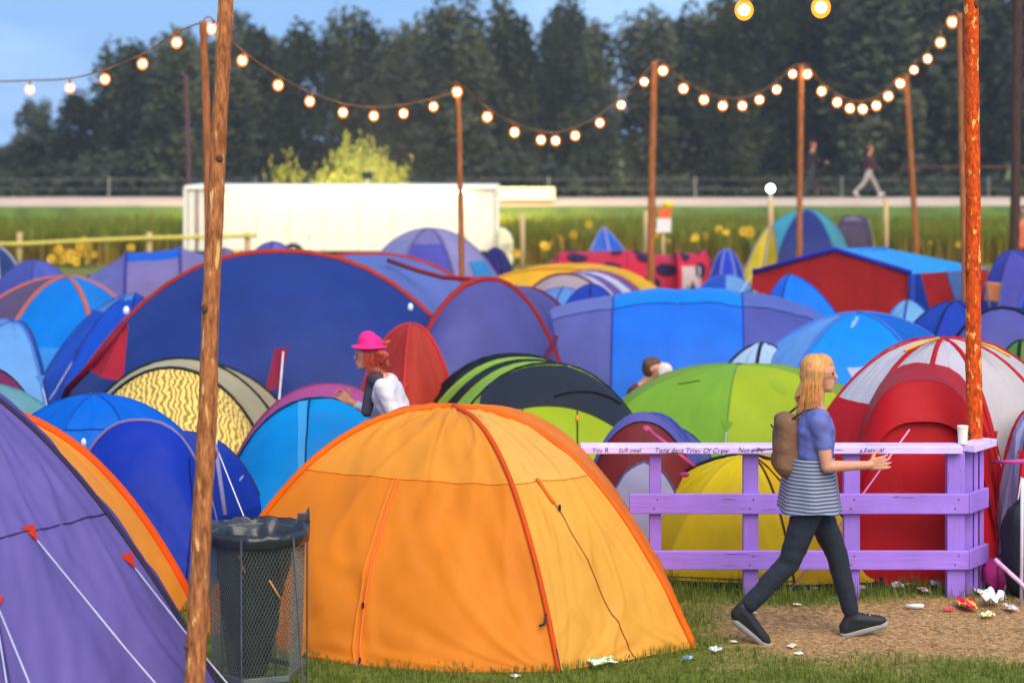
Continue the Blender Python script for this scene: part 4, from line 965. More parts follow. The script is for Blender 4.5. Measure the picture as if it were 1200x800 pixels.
log('light_pole', 'thick bare brown timber pole beside the wire bin in the left foreground', 'pole', [W(225, 9.8), W(232, 9.8, 700), W(243, 9.8, 480), W(250, 9.8, 300), W(262, 9.8, 60), W(276, 9.8, -220)], .058, .036, BARK1, 'string light poles', 18, 110, 5)
pr = log('light_pole', 'timber pole with orange and red bark behind the purple rail', 'pole', [W(1143, 12.98), W(1141, 12.98, 380), W(1137, 12.98, -160)], .060, .046, BARK2, 'string light poles', 18, 110, 4)
log('light_pole', 'slim timber pole just behind the thick left foreground pole', 'pole', [W(250, 20.4), W(243, 20.4, 170), W(238, 20.4, 25)], .052, .040, BARK3, 'string light poles')
log('light_pole', 'thin light pole rising in front of the white trailer', 'pole', [W(542, 25.6), W(541, 25.6, 300), W(537, 25.6, 107)], .042, .036, BARK3, 'string light poles')
log('light_pole', 'tall light pole behind the spotted tents in the middle', 'pole', [W(762, 33), W(764, 33, 200), W(767, 33, 72)], .07, .055, BARK3, 'string light poles')
log('light_pole', 'light pole beside the small white post lamp', 'pole', [W(936, 39), W(939, 39, 76)], .065, .055, BARK3, 'string light poles')
log('light_pole', 'leaning light pole left of the orange red pole', 'pole', [W(1077, 38), W(1062, 38, 88)], .065, .05, BARK3, 'string light poles')
log('light_pole', 'light pole almost hidden behind the orange red pole', 'pole', [W(1133, 24), W(1124, 24, 16)], .042, .034, BARK3, 'string light poles')
log('light_pole', 'dark brown pole at the right edge of the campsite', 'pole', [W(1188, 32), W(1193, 32, -60)], .085, .08, bark('pole_bark_dark', (58, 40, 36), (86, 62, 52), (90, 70, 60), .7), 'string light poles')
log('light_pole', 'faint distant pole seen left of the slim pole', 'pole', [W(224, 52), W(218, 52, 90), W(211, 52, 85)], .07, .06, plain('pole_grey_brown', (90, 66, 66), .9), 'string light poles')
# short rail on the dark right pole
tag(MB().tube([W(1055, 50, 196), W(1200, 50, 196)], .03, 6).build('cross_rail', plain('rail_brown', (105, 65, 55), .8), None, smooth=True), 'thin brown horizontal rail behind the poles at the right', 'rail')

def amber_glass():
    m, nt, out, bs = mat_base('bulb_amber_glass')
    em = nt.nodes.new('ShaderNodeEmission'); em.inputs[0].default_value = (1, .24, .015, 1); em.inputs[1].default_value = 2.2
    tr = nt.nodes.new('ShaderNodeBsdfTransparent'); mx = nt.nodes.new('ShaderNodeMixShader'); mx.inputs[0].default_value = .42
    nt.links.new(tr.outputs[0], mx.inputs[1]); nt.links.new(em.outputs[0], mx.inputs[2]); nt.links.new(mx.outputs[0], out.inputs[0]); return m
BULB = amber_glass(); CORE = glow('bulb_core', (1.0, .64, .28), 42)
SOCK = plain('socket_black', (60, 42, 26), .6); CAB = plain('cable_brown', (120, 82, 42), .7)
bulb_me = {}
def light_string(label, start, bulbs, end, group='strings of warm bulbs between the poles', r=.05, cab=.010):
    """start, end, bulbs: (px, py, D)"""
    pts = [W(start[0], start[2], start[1])]
    n = len(bulbs); root = thing('string_lights', label, 'string lights', pts[0], group)
    B = []
    for i, (px, py) in enumerate(bulbs):
        k = (px-start[0])/(end[0]-start[0]) if abs(end[0]-start[0]) > 1 else (i+1)/(n+1)
        D = start[2]+(end[2]-start[2])*k; B.append(W(px, D, py))
    for b in B: pts.append(b+Vector((0, 0, r*2.0)))
    pts.append(W(end[0], end[2], end[1]))
    # smooth curve through the points
    fine = []
    for i in range(len(pts)-1):
        p0 = pts[max(0, i-1)]; p1 = pts[i]; p2 = pts[i+1]; p3 = pts[min(len(pts)-1, i+2)]
        for k in range(5):
            t = k/5; fine.append(.5*((2*p1)+(p2-p0)*t+(2*p0-5*p1+4*p2-p3)*t*t+(3*p1-p0-3*p2+p3)*t**3))
    fine.append(pts[-1])
    MB().tube(fine, cab, 5).build('cable', CAB, root, smooth=True)
    r = r*.82; key = round(r, 3)
    if key not in bulb_me:
        a = MB().ball((0, 0, 0), (r*1.35, r*1.35, r*1.5), 16, 12).build('bulb', BULB, None, smooth=True); c = MB().ball((0, 0, 0), r*.78, 12, 8).build('filament', CORE, None, smooth=True)
        b = MB().tube([(0, 0, r*.9), (0, 0, r*2.0)], r*.38, 8).build('socket', SOCK, None, smooth=True); bulb_me[key] = (a.data, b.data, c.data)
        bpy.data.objects.remove(c); bpy.data.objects.remove(a); bpy.data.objects.remove(b)
    rr = random.Random(n)
    for b in B:
        o = link('bulb', bulb_me[key][0], root); o.location = b-org(root)
        o.rotation_euler = (rr.gauss(0, .1), rr.gauss(0, .1), 0)
        s = link('socket', bulb_me[key][1], o); link('filament', bulb_me[key][2], o)
light_string('string of warm bulbs climbing from the left edge to the slim pole', (-60, 96, 25), [(-14, 106), (35, 105), (82, 103), (123, 93), (167, 75), (207, 50)], (238, 26, 20.4), r=.056)
light_string('string of warm bulbs from the slim pole down to the trailer pole', (238, 26, 20.4), [(248, 34), (284, 71), (326, 100), (363, 119), (402, 132), (438, 136), (473, 133), (508, 125)], (537, 108, 25.6), r=.056)
light_string('string of warm bulbs sagging between the trailer pole and the middle pole', (537, 108, 25.6), [(535.5, 108), (571, 137), (603, 155), (634, 164), (651, 165), (674, 159), (703, 144), (728, 123), (755, 96)], (767, 72, 33), r=.066)
light_string('string of warm bulbs from the middle pole to the lamp post pole', (767, 72, 33), [(777, 83), (801, 104), (825, 117), (847, 124), (870, 124), (890, 117), (910, 105), (929, 87)], (939, 76, 39), r=.078)
light_string('string of warm bulbs sagging right of the lamp post pole', (939, 76, 39), [(946, 87), (963, 107), (981, 120), (996, 127), (1011, 128), (1027, 124), (1041, 113), (1055, 98)], (1062, 88, 38), r=.085)
light_string('string of warm bulbs climbing to the pole behind the orange one', (1062, 88, 38), [(1071, 82), (1087, 69), (1102, 50), (1116, 26)], (1124, 16, 24), r=.07)
light_string('nearer string with two large warm bulbs at the top edge', (790, -30, 15), [(828, -22), (872, 12), (962, 9), (1010, -18)], (1137, -90, 13), r=.066, cab=.007)

# ================================================================== PURPLE RAIL
def painted(name, c, stretch):
    m, nt, out, bs = mat_base(name)
    tc, mp, no, cr = tone_nodes(nt, lin(c), .16, 3.0, stretch=(1, 1, 1), detail=6)
    mp2 = nt.nodes.new('ShaderNodeMapping'); mp2.inputs['Scale'].default_value = stretch; nt.links.new(tc.outputs['Object'], mp2.inputs[0])
    g = nt.nodes.new('ShaderNodeTexNoise'); g.inputs['Scale'].default_value = 9; g.inputs['Detail'].default_value = 7; nt.links.new(mp2.outputs[0], g.inputs['Vector'])
    ch = nt.nodes.new('ShaderNodeValToRGB'); ch.color_ramp.elements[0].position = .665; ch.color_ramp.elements[1].position = .69
    nt.links.new(g.outputs['Fac'], ch.inputs[0])
    mx = nt.nodes.new('ShaderNodeMix'); mx.data_type = 'RGBA'; mx.inputs[7].default_value = (*lin((96, 72, 96)), 1)
    nt.links.new(ch.outputs[0], mx.inputs[0]); nt.links.new(cr.outputs[0], mx.inputs[6]); nt.links.new(mx.outputs[2], bs.inputs['Base Color'])
    bp = nt.nodes.new('ShaderNodeBump'); bp.inputs['Strength'].default_value = .35; bp.inputs['Distance'].default_value = .01
    nt.links.new(g.outputs['Fac'], bp.inputs['Height']); nt.links.new(bp.outputs[0], bs.inputs['Normal']); bs.inputs['Roughness'].default_value = .55
    return m
PW = painted('purple_paint', (152, 112, 210), (.35, 5, 5)); PWV = painted('purple_paint_upright', (146, 108, 204), (5, 5, .35))
PWL = painted('purple_paint_lit', (212, 188, 238), (.35, 5, 5))  # top-board copy of the purple, lightened in the colour where it is lit
DF = 12.68
def fx_(px, D=DF): return (px-600)*D/F
def fz(py, D=DF): return H-(py-HY)*D/F
root = thing('wooden_rail', 'purple painted wooden rail fence with handwriting on its top board', 'fence', (fx_(920), DF, 0))
def pl(nm, x0, x1, z0, z1, y0, y1, m=None, lab=None):
    m = m or (PWV if 'post' in nm else PW)
    return MB().box(((x0+x1)/2, (y0+y1)/2, (z0+z1)/2), (x1-x0, y1-y0, z1-z0)).build(nm, m, root, bevel=.006, label=lab)
zt_ = fz(521)
topb = pl('top_board', fx_(680), fx_(1126), zt_-.052, zt_, DF-.06, DF+.10, PWL)
pl('middle_rail', fx_(737), fx_(1134), fz(601), fz(577.5), DF-.035, DF-.003)
pl('lower_rail', fx_(765), fx_(1134), fz(666), fz(644), DF-.036, DF-.004)
for (a, b) in ((871, 889), (989, 1008)): pl('post', fx_(a), fx_(b), -.05, zt_-.054, DF, DF+.06)
pl('post', fx_(761), fx_(775), fz(655), zt_-.054, DF+.002, DF+.04)
pl('corner_post', fx_(1110), fx_(1131), -.05, zt_-.054, DF, DF+.07)
pl('corner_post', fx_(1134)+.005, fx_(1134)+.065, -.05, zt_-.054, DF+.12, DF+.20)
scr = plain('screw_steel', (120, 112, 130), .4, .8)
for px in (768, 880, 998, 1120):
    for zc in (fz(589), fz(655)):
        for dz in (-.03, .03): MB().tube([(fx_(px)+dz*.4, DF-.034, zc+dz), (fx_(px)+dz*.4, DF-.0385, zc+dz)], .006, 8).build('screw', scr, root)
# return side going back to the right
rot = Matrix.Rotation(math.radians(24), 3, 'Z')
def ret(nm, z0, z1, ln, m=PW, x=fx_(1134), y=DF-.02, th=.032):
    d = Vector((math.sin(math.radians(38)), math.cos(math.radians(38)), 0)); R = Matrix.Rotation(PI/2-math.radians(38), 3, 'Z')
    c = Vector((x, y, 0))+d*ln/2
    MB().box((c.x, c.y, (z0+z1)/2), (ln, th, z1-z0), R).build(nm, m, root, bevel=.005)
ret('middle_rail', fz(601), fz(577.5), .30); ret('lower_rail', fz(666), fz(644), .30)
ret('top_board', zt_-.05, zt_-.001, .36, PWL, fx_(1133), DF+.02, .13)
for (px, w_) in ((1141, .03), (1150, .03)): MB().box((fx_(px, 12.9), 12.86+(px-1141)*.006, zt_/2-.03), (w_, .05, zt_-.06)).build('slat', PW, root, bevel=.004)
# handwriting on the front edge of the top board
ink = plain('ink_violet', (62, 22, 84), .7)
def writing(txt, px, size, tilt=0):
    cu = bpy.data.curves.new('writing', 'FONT'); cu.body = txt; cu.size = size; cu.extrude = .0008; cu.shear = .25; cu.space_character = 1.05
    ob = bpy.data.objects.new('writing', cu); COL.objects.link(ob)
    bpy.context.view_layer.update()
    me = bpy.data.meshes.new_from_object(ob.evaluated_get(bpy.context.evaluated_depsgraph_get())); bpy.data.objects.remove(ob)
    me.materials.clear(); me.materials.append(ink)
    for v in me.vertices:      # unsteady hand
        x, y = v.co.x, v.co.y; v.co.y = y*(1+.22*nz(x*22, px))+.007*nz(x*30, px+3); v.co.x = x+.006*nz(x*40, y*60, px)
    o = link('writing', me, topb); o.rotation_euler = (PI/2, tilt, 0)
    o.location = Vector((fx_(px), DF-.0615, zt_-.040))-org(topb); return o
writing('You R', 693, .042); writing('Sub neat', 724, .042); writing('Tony days Trixy Of Crew', 766, .045, .01); writing('Not a TV', 864, .042); writing('a Festival', 1005, .042)
# white cup on the corner
cx = fx_(1129, 12.7)
rt = thing('paper_cup', 'white paper cup standing on the corner of the purple top board', 'cup', (cx, 12.72, zt_))
MB().tube([(cx, 12.72, zt_+.001), (cx, 12.72, zt_+.118)], lambda k: .030+.006*k, 20, cap=True).build('cup', plain('cup_white', (235, 228, 215), .6, amt=.03), rt, smooth=False)
MB().tube([(cx, 12.72, zt_+.113), (cx, 12.72, zt_+.123)], .038, 20).build('rim', plain('cup_white', (235, 228, 215)), rt, smooth=False)

# ================================================================== WIRE BIN
BD = 10.35; bx, by = (301-600)*BD/F, BD
zr = H-(626-HY)*BD/F
steel = plain('galvanised_steel', (128, 134, 136), .42, .75, amt=.2, scale=10)
wirem = plain('mesh_wire', (98, 104, 102), .5, .6)
root = thing('wire_bin', 'wire mesh litter bin with a black bag beside the brown pole', 'bin', (bx, by, 0))
NS = 6
def ringpt(k, rad, z, ph=.35): a = 2*PI*k/NS+ph; return Vector((bx+math.cos(a)*rad, by+math.sin(a)*rad*.9, z))
R0, R1 = .275, .255
for (z, rr_, hgt) in ((zr, R0, .038), (.16, R1, .03)):
    for k in range(NS):
        a, b = ringpt(k, rr_, z), ringpt(k+1, rr_, z); d = b-a; ang = math.atan2(d.y, d.x)
        MB().box((a+b)/2, (d.length+.004, .006, hgt), Matrix.Rotation(ang, 3, 'Z')).build('hoop_bar', steel, root, bevel=.001)
for k in range(NS):
    a, b = ringpt(k, R0+.012, zr+.02), ringpt(k, R1+(.12 if k % 2 else .03), 0.0)
    MB().tube([a, (a+b)/2, b], .012, 6, flat=.5).build('leg', steel, root)
w_ = MB(); nw = 84; z0, z1 = .15, zr-.015
def rp(a, z):   # point on the hexagonal cage
    k = (a-.35)/(2*PI)*NS; i = math.floor(k); f = k-i; rad = R1+(R0-R1)*(z-z0)/(z1-z0)
    return ringpt(i, rad, z).lerp(ringpt(i+1, rad, z), f)
for sgn in (1, -1):
    for i in range(nw):
        P = [rp(2*PI*i/nw+sgn*1.35*k/26, z0+(z1-z0)*k/26) for k in range(27)]; w_.tube(P, .0017, 3, cap=False)
w_.build('wire_mesh', wirem, root, smooth=False)
# black bag: rim folded over the ring, body hanging and twisted to one side
bagm = plain('bag_black', (40, 42, 48), .30, amt=.2, scale=6, spec=.5, bump=.6, bscale=7)
V = []; Fc = []; U = []; nr, na = 34, 56
for j in range(nr+1):
    k = j/nr; 
    for i in range(na):
        a = 2*PI*i/na
        if k < .18: rad = R0*1.02+.012*math.sin(k/.18*PI); z = zr-.03+.085*k/.18 if k < .09 else zr+.055-.02*(k-.09)/.09
        else:
            q = (k-.18)/.82; rad = R0*(.90-.10*min(1, q*8))*(1-.52*q); z = zr+.03-(zr-.05)*q*.92
        fo = .018*nz(math.cos(a)*4, math.sin(a)*4, k*5)+.010*nz(math.cos(a)*11, math.sin(a)*11, k*9)
        x = math.cos(a)*(rad+fo*(2 if k > .2 else 1)); y = math.sin(a)*(rad+fo)*.9
        sh = -.07*max(0, k-.2)
        zz = z+(.012*nz(a*2.2, 3)+.012*nz(a*6, 8) if .03 < k < .2 else 0)
        if .05 < k < .18: zz += .085*math.exp(-((a-.35+PI*0)/.22)**2)+.05*math.exp(-((a-PI*.93)/.18)**2)
        V.append((bx+x+sh, by+y, zz))
for j in range(nr):
    for i in range(na): i2 = (i+1) % na; Fc.append((j*na+i, j*na+i2, (j+1)*na+i2, (j+1)*na+i))
Fc.append(tuple(nr*na+i for i in range(na)))
mesh('bin_bag', V, Fc, bagm, root)
MB().box(ringpt(0, R0, zr+.085)+Vector((-.01, -.03, 0)), (.06, .02, .045)).build('clip', plain('clip_dark', (60, 60, 66), .5), root, bevel=.004)
for (px, py, dx) in ((283, 660, .02), (322, 690, .03)):
    p = W(px, BD-.19, py); MB().tube([p+Vector((-dx, 0, .05)), p, p+Vector((dx, 0, -.05))], .011, 6, flat=.4).build('food_wrapper', plain('wrapper_brown', (190, 130, 60), .6), root, smooth=True)

# ================================================================== GRASS
rnd = random.Random(99)
Vg = []; Fg = []; Tg = []; Vd = []; Fd = []; Td = []
def inside_front(x, y):   # keep blades out of the tents' footprint
    return False
for i in range(52000):
    y = 9.9+4.0*rnd.random()**1.15; x = -2.3+6.4*rnd.random()
    k = worn(x, y)
    if rnd.random() < k:
        if rnd.random() < .8:
            for q in range(2):
                blade(Vd, Fd, Td, Vector((x+rnd.gauss(0, .02), y+rnd.gauss(0, .02), 0)), .006+.016*rnd.random()**2, .0036, rnd.gauss(0, .08), rnd.random()*2*PI, .2*rnd.random(), min(1, max(.1, .5+.9*nz(x*3, y*4)+.35*rnd.gauss(0, 1))), 2)
    else:
        h = (.025+.05*rnd.random())*(1-.6*k)*(1.6 if y > 12.45 else 1)*(1+.7*nz(x*4, y*5))
        blade(Vg, Fg, Tg, Vector((x, y, 0)), h, .0042, rnd.gauss(0, .03), rnd.random()*2*PI, .1+.3*rnd.random(), .4+.6*rnd.random(), 2)
tag(mesh('grass', Vg, Fg, leafmat('grass_blades', lin((66, 84, 26)), lin((146, 156, 56)), .35), attr=Tg, smooth=False), 'short green grass around the orange tent and along the rail', 'grass', kind='stuff')
tag(mesh('dry_grass', Vd, Fd, leafmat('dry_blades', lin((120, 90, 52)), lin((222, 190, 138)), .25), attr=Td, smooth=False), 'flattened dry straw on the trodden path', 'straw', kind='stuff')

# ================================================================== LITTER
def crumple(name, label, px, D, size, col, seed, cat='litter', z=.0, col2=None, group='bits of litter on the grass'):
    p = W(px, D); V = []; Fc = []; n, m = 7, 6; rr = random.Random(seed)
    sx, sy, sz = size; ang = rr.random()*PI
    for j in range(m+1):
        for i in range(n+1):
            u, v = i/n-.5, j/m-.5
            x = u*sx*2; y = v*sy*2; h = sz*(.5+1.2*abs(nz(i*.9+seed, j*.9))+.5*nz(i*2+seed, j*2, 3)); x += .3*sx*nz(i*1.7, j*1.7, seed); y += .3*sy*nz(i*1.7, j*1.7, seed+4)
            V.append((p.x+x*math.cos(ang)-y*math.sin(ang), p.y+x*math.sin(ang)+y*math.cos(ang), z+.008+max(0, h)))
    for j in range(m):
        for i in range(n): a = j*(n+1)+i; Fc.append((a, a+1, a+n+2, a+n+1))
    mats = [plain('litter_%d_%d_%d' % col, col, .5)]
    if col2: mats.append(plain('litter_%d_%d_%d' % col2, col2, .5))
    o = mesh(name, V, Fc, mats, None, smooth=False)
    if col2:
        for k, f in enumerate(o.data.polygons): f.material_index = 1 if (k//3) % 3 == 0 else 0
    sd = o.modifiers.new('thickness', 'SOLIDIFY'); sd.thickness = .004
    return tag(o, label, cat, group)
crumple('wrapper', 'crumpled white and green wrapper in front of the orange tent', 706, 10.98, (.075, .05, .05), (225, 225, 220), 1, col2=(130, 170, 70))
crumple('wrapper', 'small blue crumpled wrapper right of the orange tent', 807, 11.1, (.03, .025, .03), (60, 110, 200), 2, col2=(210, 220, 235))
crumple('paper_scrap', 'tiny white paper scrap on the grass below the orange tent', 604, 10.78, (.025, .02, .01), (230, 230, 228), 3)
crumple('wrapper', 'silver foil ball on the straw beside the orange tent corner', 838, 11.3, (.035, .03, .03), (200, 205, 215), 4)
crumple('paper_scrap', 'pale torn paper near the left rail post', 877, 12.22, (.05, .035, .03), (205, 215, 228), 5)
crumple('paper_scrap', 'small beige scrap on the trodden path', 860, 11.52, (.02, .02, .01), (222, 205, 180), 6)
crumple('paper_scrap', 'flat pinkish paper scrap at the front of the path', 928, 11.42, (.035, .02, .012), (228, 205, 190), 7)
crumple('paper_scrap', 'white scrap below the yellow tent corner', 936, 11.25, (.022, .02, .012), (230, 225, 215), 8)
crumple('paper_scrap', 'white crushed paper in the grass right of the yellow tent', 1052, 12.95, (.06, .04, .03), (225, 228, 232), 9)
crumple('wrapper', 'white and rose crumpled wrapper left of the corner post', 1083, 12.8, (.045, .03, .03), (232, 215, 220), 10, col2=(200, 60, 90))
crumple('wrapper', 'pale blue wrapper leaning near the corner post', 1096, 12.9, (.03, .03, .05), (170, 190, 215), 11)
crumple('paper_packet', 'red and yellow crumpled snack packet at the corner post foot', 1133, 12.36, (.10, .055, .05), (190, 28, 50), 12, col2=(230, 180, 60))
crumple('plastic_bag', 'white crumpled plastic bag right of the corner post', 1164, 12.42, (.07, .06, .09), (215, 218, 228), 13)
crumple('wrapper', 'yellowish white carton scrap at the lower right of the rail', 1157, 12.12, (.045, .025, .03), (232, 225, 190), 14, col2=(180, 190, 60))
for q, (px_, D_, sz_, c_, lb_) in enumerate([(1010, 12.9, .03, (225, 225, 230), 'white scrap between the yellow and the red tent at the grass edge'), (1066, 13.0, .035, (200, 210, 225), 'pale crushed cup close under the red tent'),
        (1112, 12.3, .03, (225, 60, 80), 'small red scrap at the foot of the corner post'), (1150, 12.75, .04, (235, 235, 240), 'white paper heap behind the corner post'), (955, 12.9, .02, (215, 205, 190), 'tiny tan scrap below the yellow tent'), (1185, 12.3, .05, (205, 190, 200), 'greyish crumpled bag at the lower right')]):
    crumple('paper_scrap', lb_, px_, D_, (sz_, sz_*.7, sz_*.7), c_, 30+q)
crumple('paper_scrap', 'beige scrap near the left foot of the walker', 934, 12.45, (.025, .02, .01), (222, 205, 170), 15)
p = W(1072, 12.36)
tag(MB().tube([p+Vector((-.055, .01, .022)), p+Vector((.055, -.02, .03))], .014, 12).build('glow_tube', plain('tube_white', (210, 215, 225), .35), None, smooth=True), 'white plastic tube lying in the grass before the corner post', 'litter', 'bits of litter on the grass')
# magenta rucksack and pink chair-like pole, black bag at the right edge
def blob_bag(name, label, px, D, size, col, seed, cat='bag', strap=None):
    p = W(px, D); root = thing(name, label, cat, p)
    V = []; Fc = []; n, m = 18, 12
    for j in range(m+1):
        th = PI*j/m
        for i in range(n):
            a = 2*PI*i/n; s = 1+.22*nz(math.cos(a)*1.8+seed, math.sin(a)*1.8, th*1.4)+.08*nz(math.cos(a)*5, math.sin(a)*5, th*4+seed)
            e = .75
            cx_, sx_ = math.copysign(abs(math.cos(a))**e, math.cos(a)), math.copysign(abs(math.sin(a))**e, math.sin(a))
            V.append((p.x+size[0]*cx_*math.sin(th)**e*s, p.y+size[1]*sx_*math.sin(th)**e*s, max(.004, size[2]+size[2]*math.cos(th)*s)))
    for j in range(m):
        for i in range(n): i2 = (i+1) % n; Fc.append((j*n+i, (j+1)*n+i, (j+1)*n+i2, j*n+i2))
    mesh('bag_body', V, Fc, plain(name+'_cloth_%d' % seed, col, .7, bump=.5, bscale=14), root)
    if strap:
        for q in (-.4, .4): MB().tube([p+Vector((size[0]*q, -size[1]*.9, size[2]*1.7)), p+Vector((size[0]*q, -size[1]*1.25, size[2])), p+Vector((size[0]*q, -size[1]*.9, size[2]*.3))], .012, 6, flat=.4).build('strap', plain('strap_%d' % seed, strap, .6), root, smooth=True)
    MB().tube([p+Vector((-size[0]*.3, 0, size[2]*2.0)), p+Vector((0, 0, size[2]*2.25)), p+Vector((size[0]*.3, 0, size[2]*2.0))], .012, 6).build('handle', plain('handle_dark', (60, 20, 50), .6), root, smooth=True)
    return root
blob_bag('rucksack', 'magenta rucksack dropped beside the purple corner post', 1174, 12.86, (.13, .10, .115), (165, 25, 110), 5, strap=(105, 12, 70))
blob_bag('bag', 'tall black bag leaning at the right edge of the picture', 1203, 12.7, (.155, .13, .33), (28, 28, 38), 6, strap=(60, 60, 70))
q0 = W(1166, 12.6, 655); q1 = W(1215, 12.4, 700)
tag(MB().tube([q0, (q0+q1)/2, q1], .016, 8).build('tent_pole_bundle', plain('pole_pinkwhite', (220, 170, 200), .5, amt=.3, scale=20), None, smooth=True), 'pink and white pole bundle leaning by the magenta rucksack', 'poles')
tag(MB().tube([W(1197, 12.5), W(1198, 12.5, 560)], .012, 8).build('white_stake', plain('stake_white', (210, 205, 215), .5), None, smooth=True), 'upright white stake before the black bag at the right edge', 'stake')
# orange hand-warning sign in the field
p = W(777, 44, 0)
rt = thing('warning_sign', 'orange and white sign with a yellow lamp on a short post in the field', 'sign', W(777, 44))
MB().tube([W(777, 44), W(777, 44, 262)], .045, 8).build('post', wood_pale, rt, smooth=True)
MB().box(W(778, 43.94, 264), (.34, .03, .34)).build('white_board', plain('board_white', (235, 225, 215), .5), rt, bevel=.01)
MB().box(W(779, 43.93, 250), (.32, .03, .22)).build('orange_board', plain('board_orange', (235, 100, 40), .5), rt, bevel=.01)
MB().ball(W(783, 43.95, 240), (.13, .08, .10), 12, 8).build('lamp', plain('sign_yellow', (245, 200, 40), .5), rt, smooth=True)

# folded gear beside gabled tent
rt = thing('camping_chair', 'folded camping chair with an orange back beside the gabled tent', 'chair', W(1166, 25.2))
MB().box(W(1163, 25.2, 342), (.20, .05, .26), Matrix.Rotation(.12, 3, 'Y')).build('backrest', fabric((225, 140, 90)), rt, bevel=.02)
MB().box(W(1166, 25.1, 368), (.26, .3, .05)).build('seat', fabric((60, 60, 100)), rt, bevel=.02)
for (a, b) in ((1155, 1172), (1174, 1158)): MB().tube([W(a, 25.1, 330), W(b, 25.1)], .014, 6).build('leg', steel, rt)

# ================================================================== PEOPLE
def capsule(mb, a, ra, b, rb, sides=12):
    a, b = Vector(a), Vector(b); d = b-a; L_ = d.length
    if L_ < 1e-5: mb.ball(a, ra, sides, 8); return
    N = 5; P = []; R = []
    for k in range(-N, 1):
        th = k/N*PI/2*.98; P.append(a+d/L_*ra*math.sin(th)); R.append(max(.0008, ra*math.cos(th)))
    for k in range(1, N+1):
        P.append(a.lerp(b, k/(N+1))); R.append(ra+(rb-ra)*k/(N+1))
    for k in range(0, N+1):
        th = k/N*PI/2*.98; P.append(b+d/L_*rb*math.sin(th)); R.append(max(.0008, rb*math.cos(th)))
    mb.tube(P, R, sides)
def weld(name, mb, mat, parent, voxel, smooth=3, label=None, crease=0):
    """join overlapping volumes into one continuous skin"""
    o = mesh('tmp', mb.v, mb.f, mat, None)
    r = o.modifiers.new('r', 'REMESH'); r.mode = 'VOXEL'; r.voxel_size = voxel; r.use_smooth_shade = True
    s = o.modifiers.new('s', 'SMOOTH'); s.iterations = smooth; s.factor = .5
    dg = bpy.context.evaluated_depsgraph_get(); me = bpy.data.meshes.new_from_object(o.evaluated_get(dg)); bpy.data.objects.remove(o)
    me.name = name
    if crease:
        for v in me.vertices:
            c = v.co; k = nz(c.x*9, c.y*9, c.z*15)+.7*nz(c.x*5+c.z*22, c.y*20, c.z*6); v.co = c+v.normal*k*crease
    g = org(parent); me.transform(Matrix.Translation(-g)); me.shade_smooth()
    if not me.materials: me.materials.append(mat)
    return link(name, me, parent, label)
SKIN = plain('skin', (205, 142, 112), .55, amt=.06, scale=20)
def rotv(v, pitch): c, s = math.cos(pitch), math.sin(pitch); return Vector((v[0]*c+v[2]*s, v[1], -v[0]*s+v[2]*c))
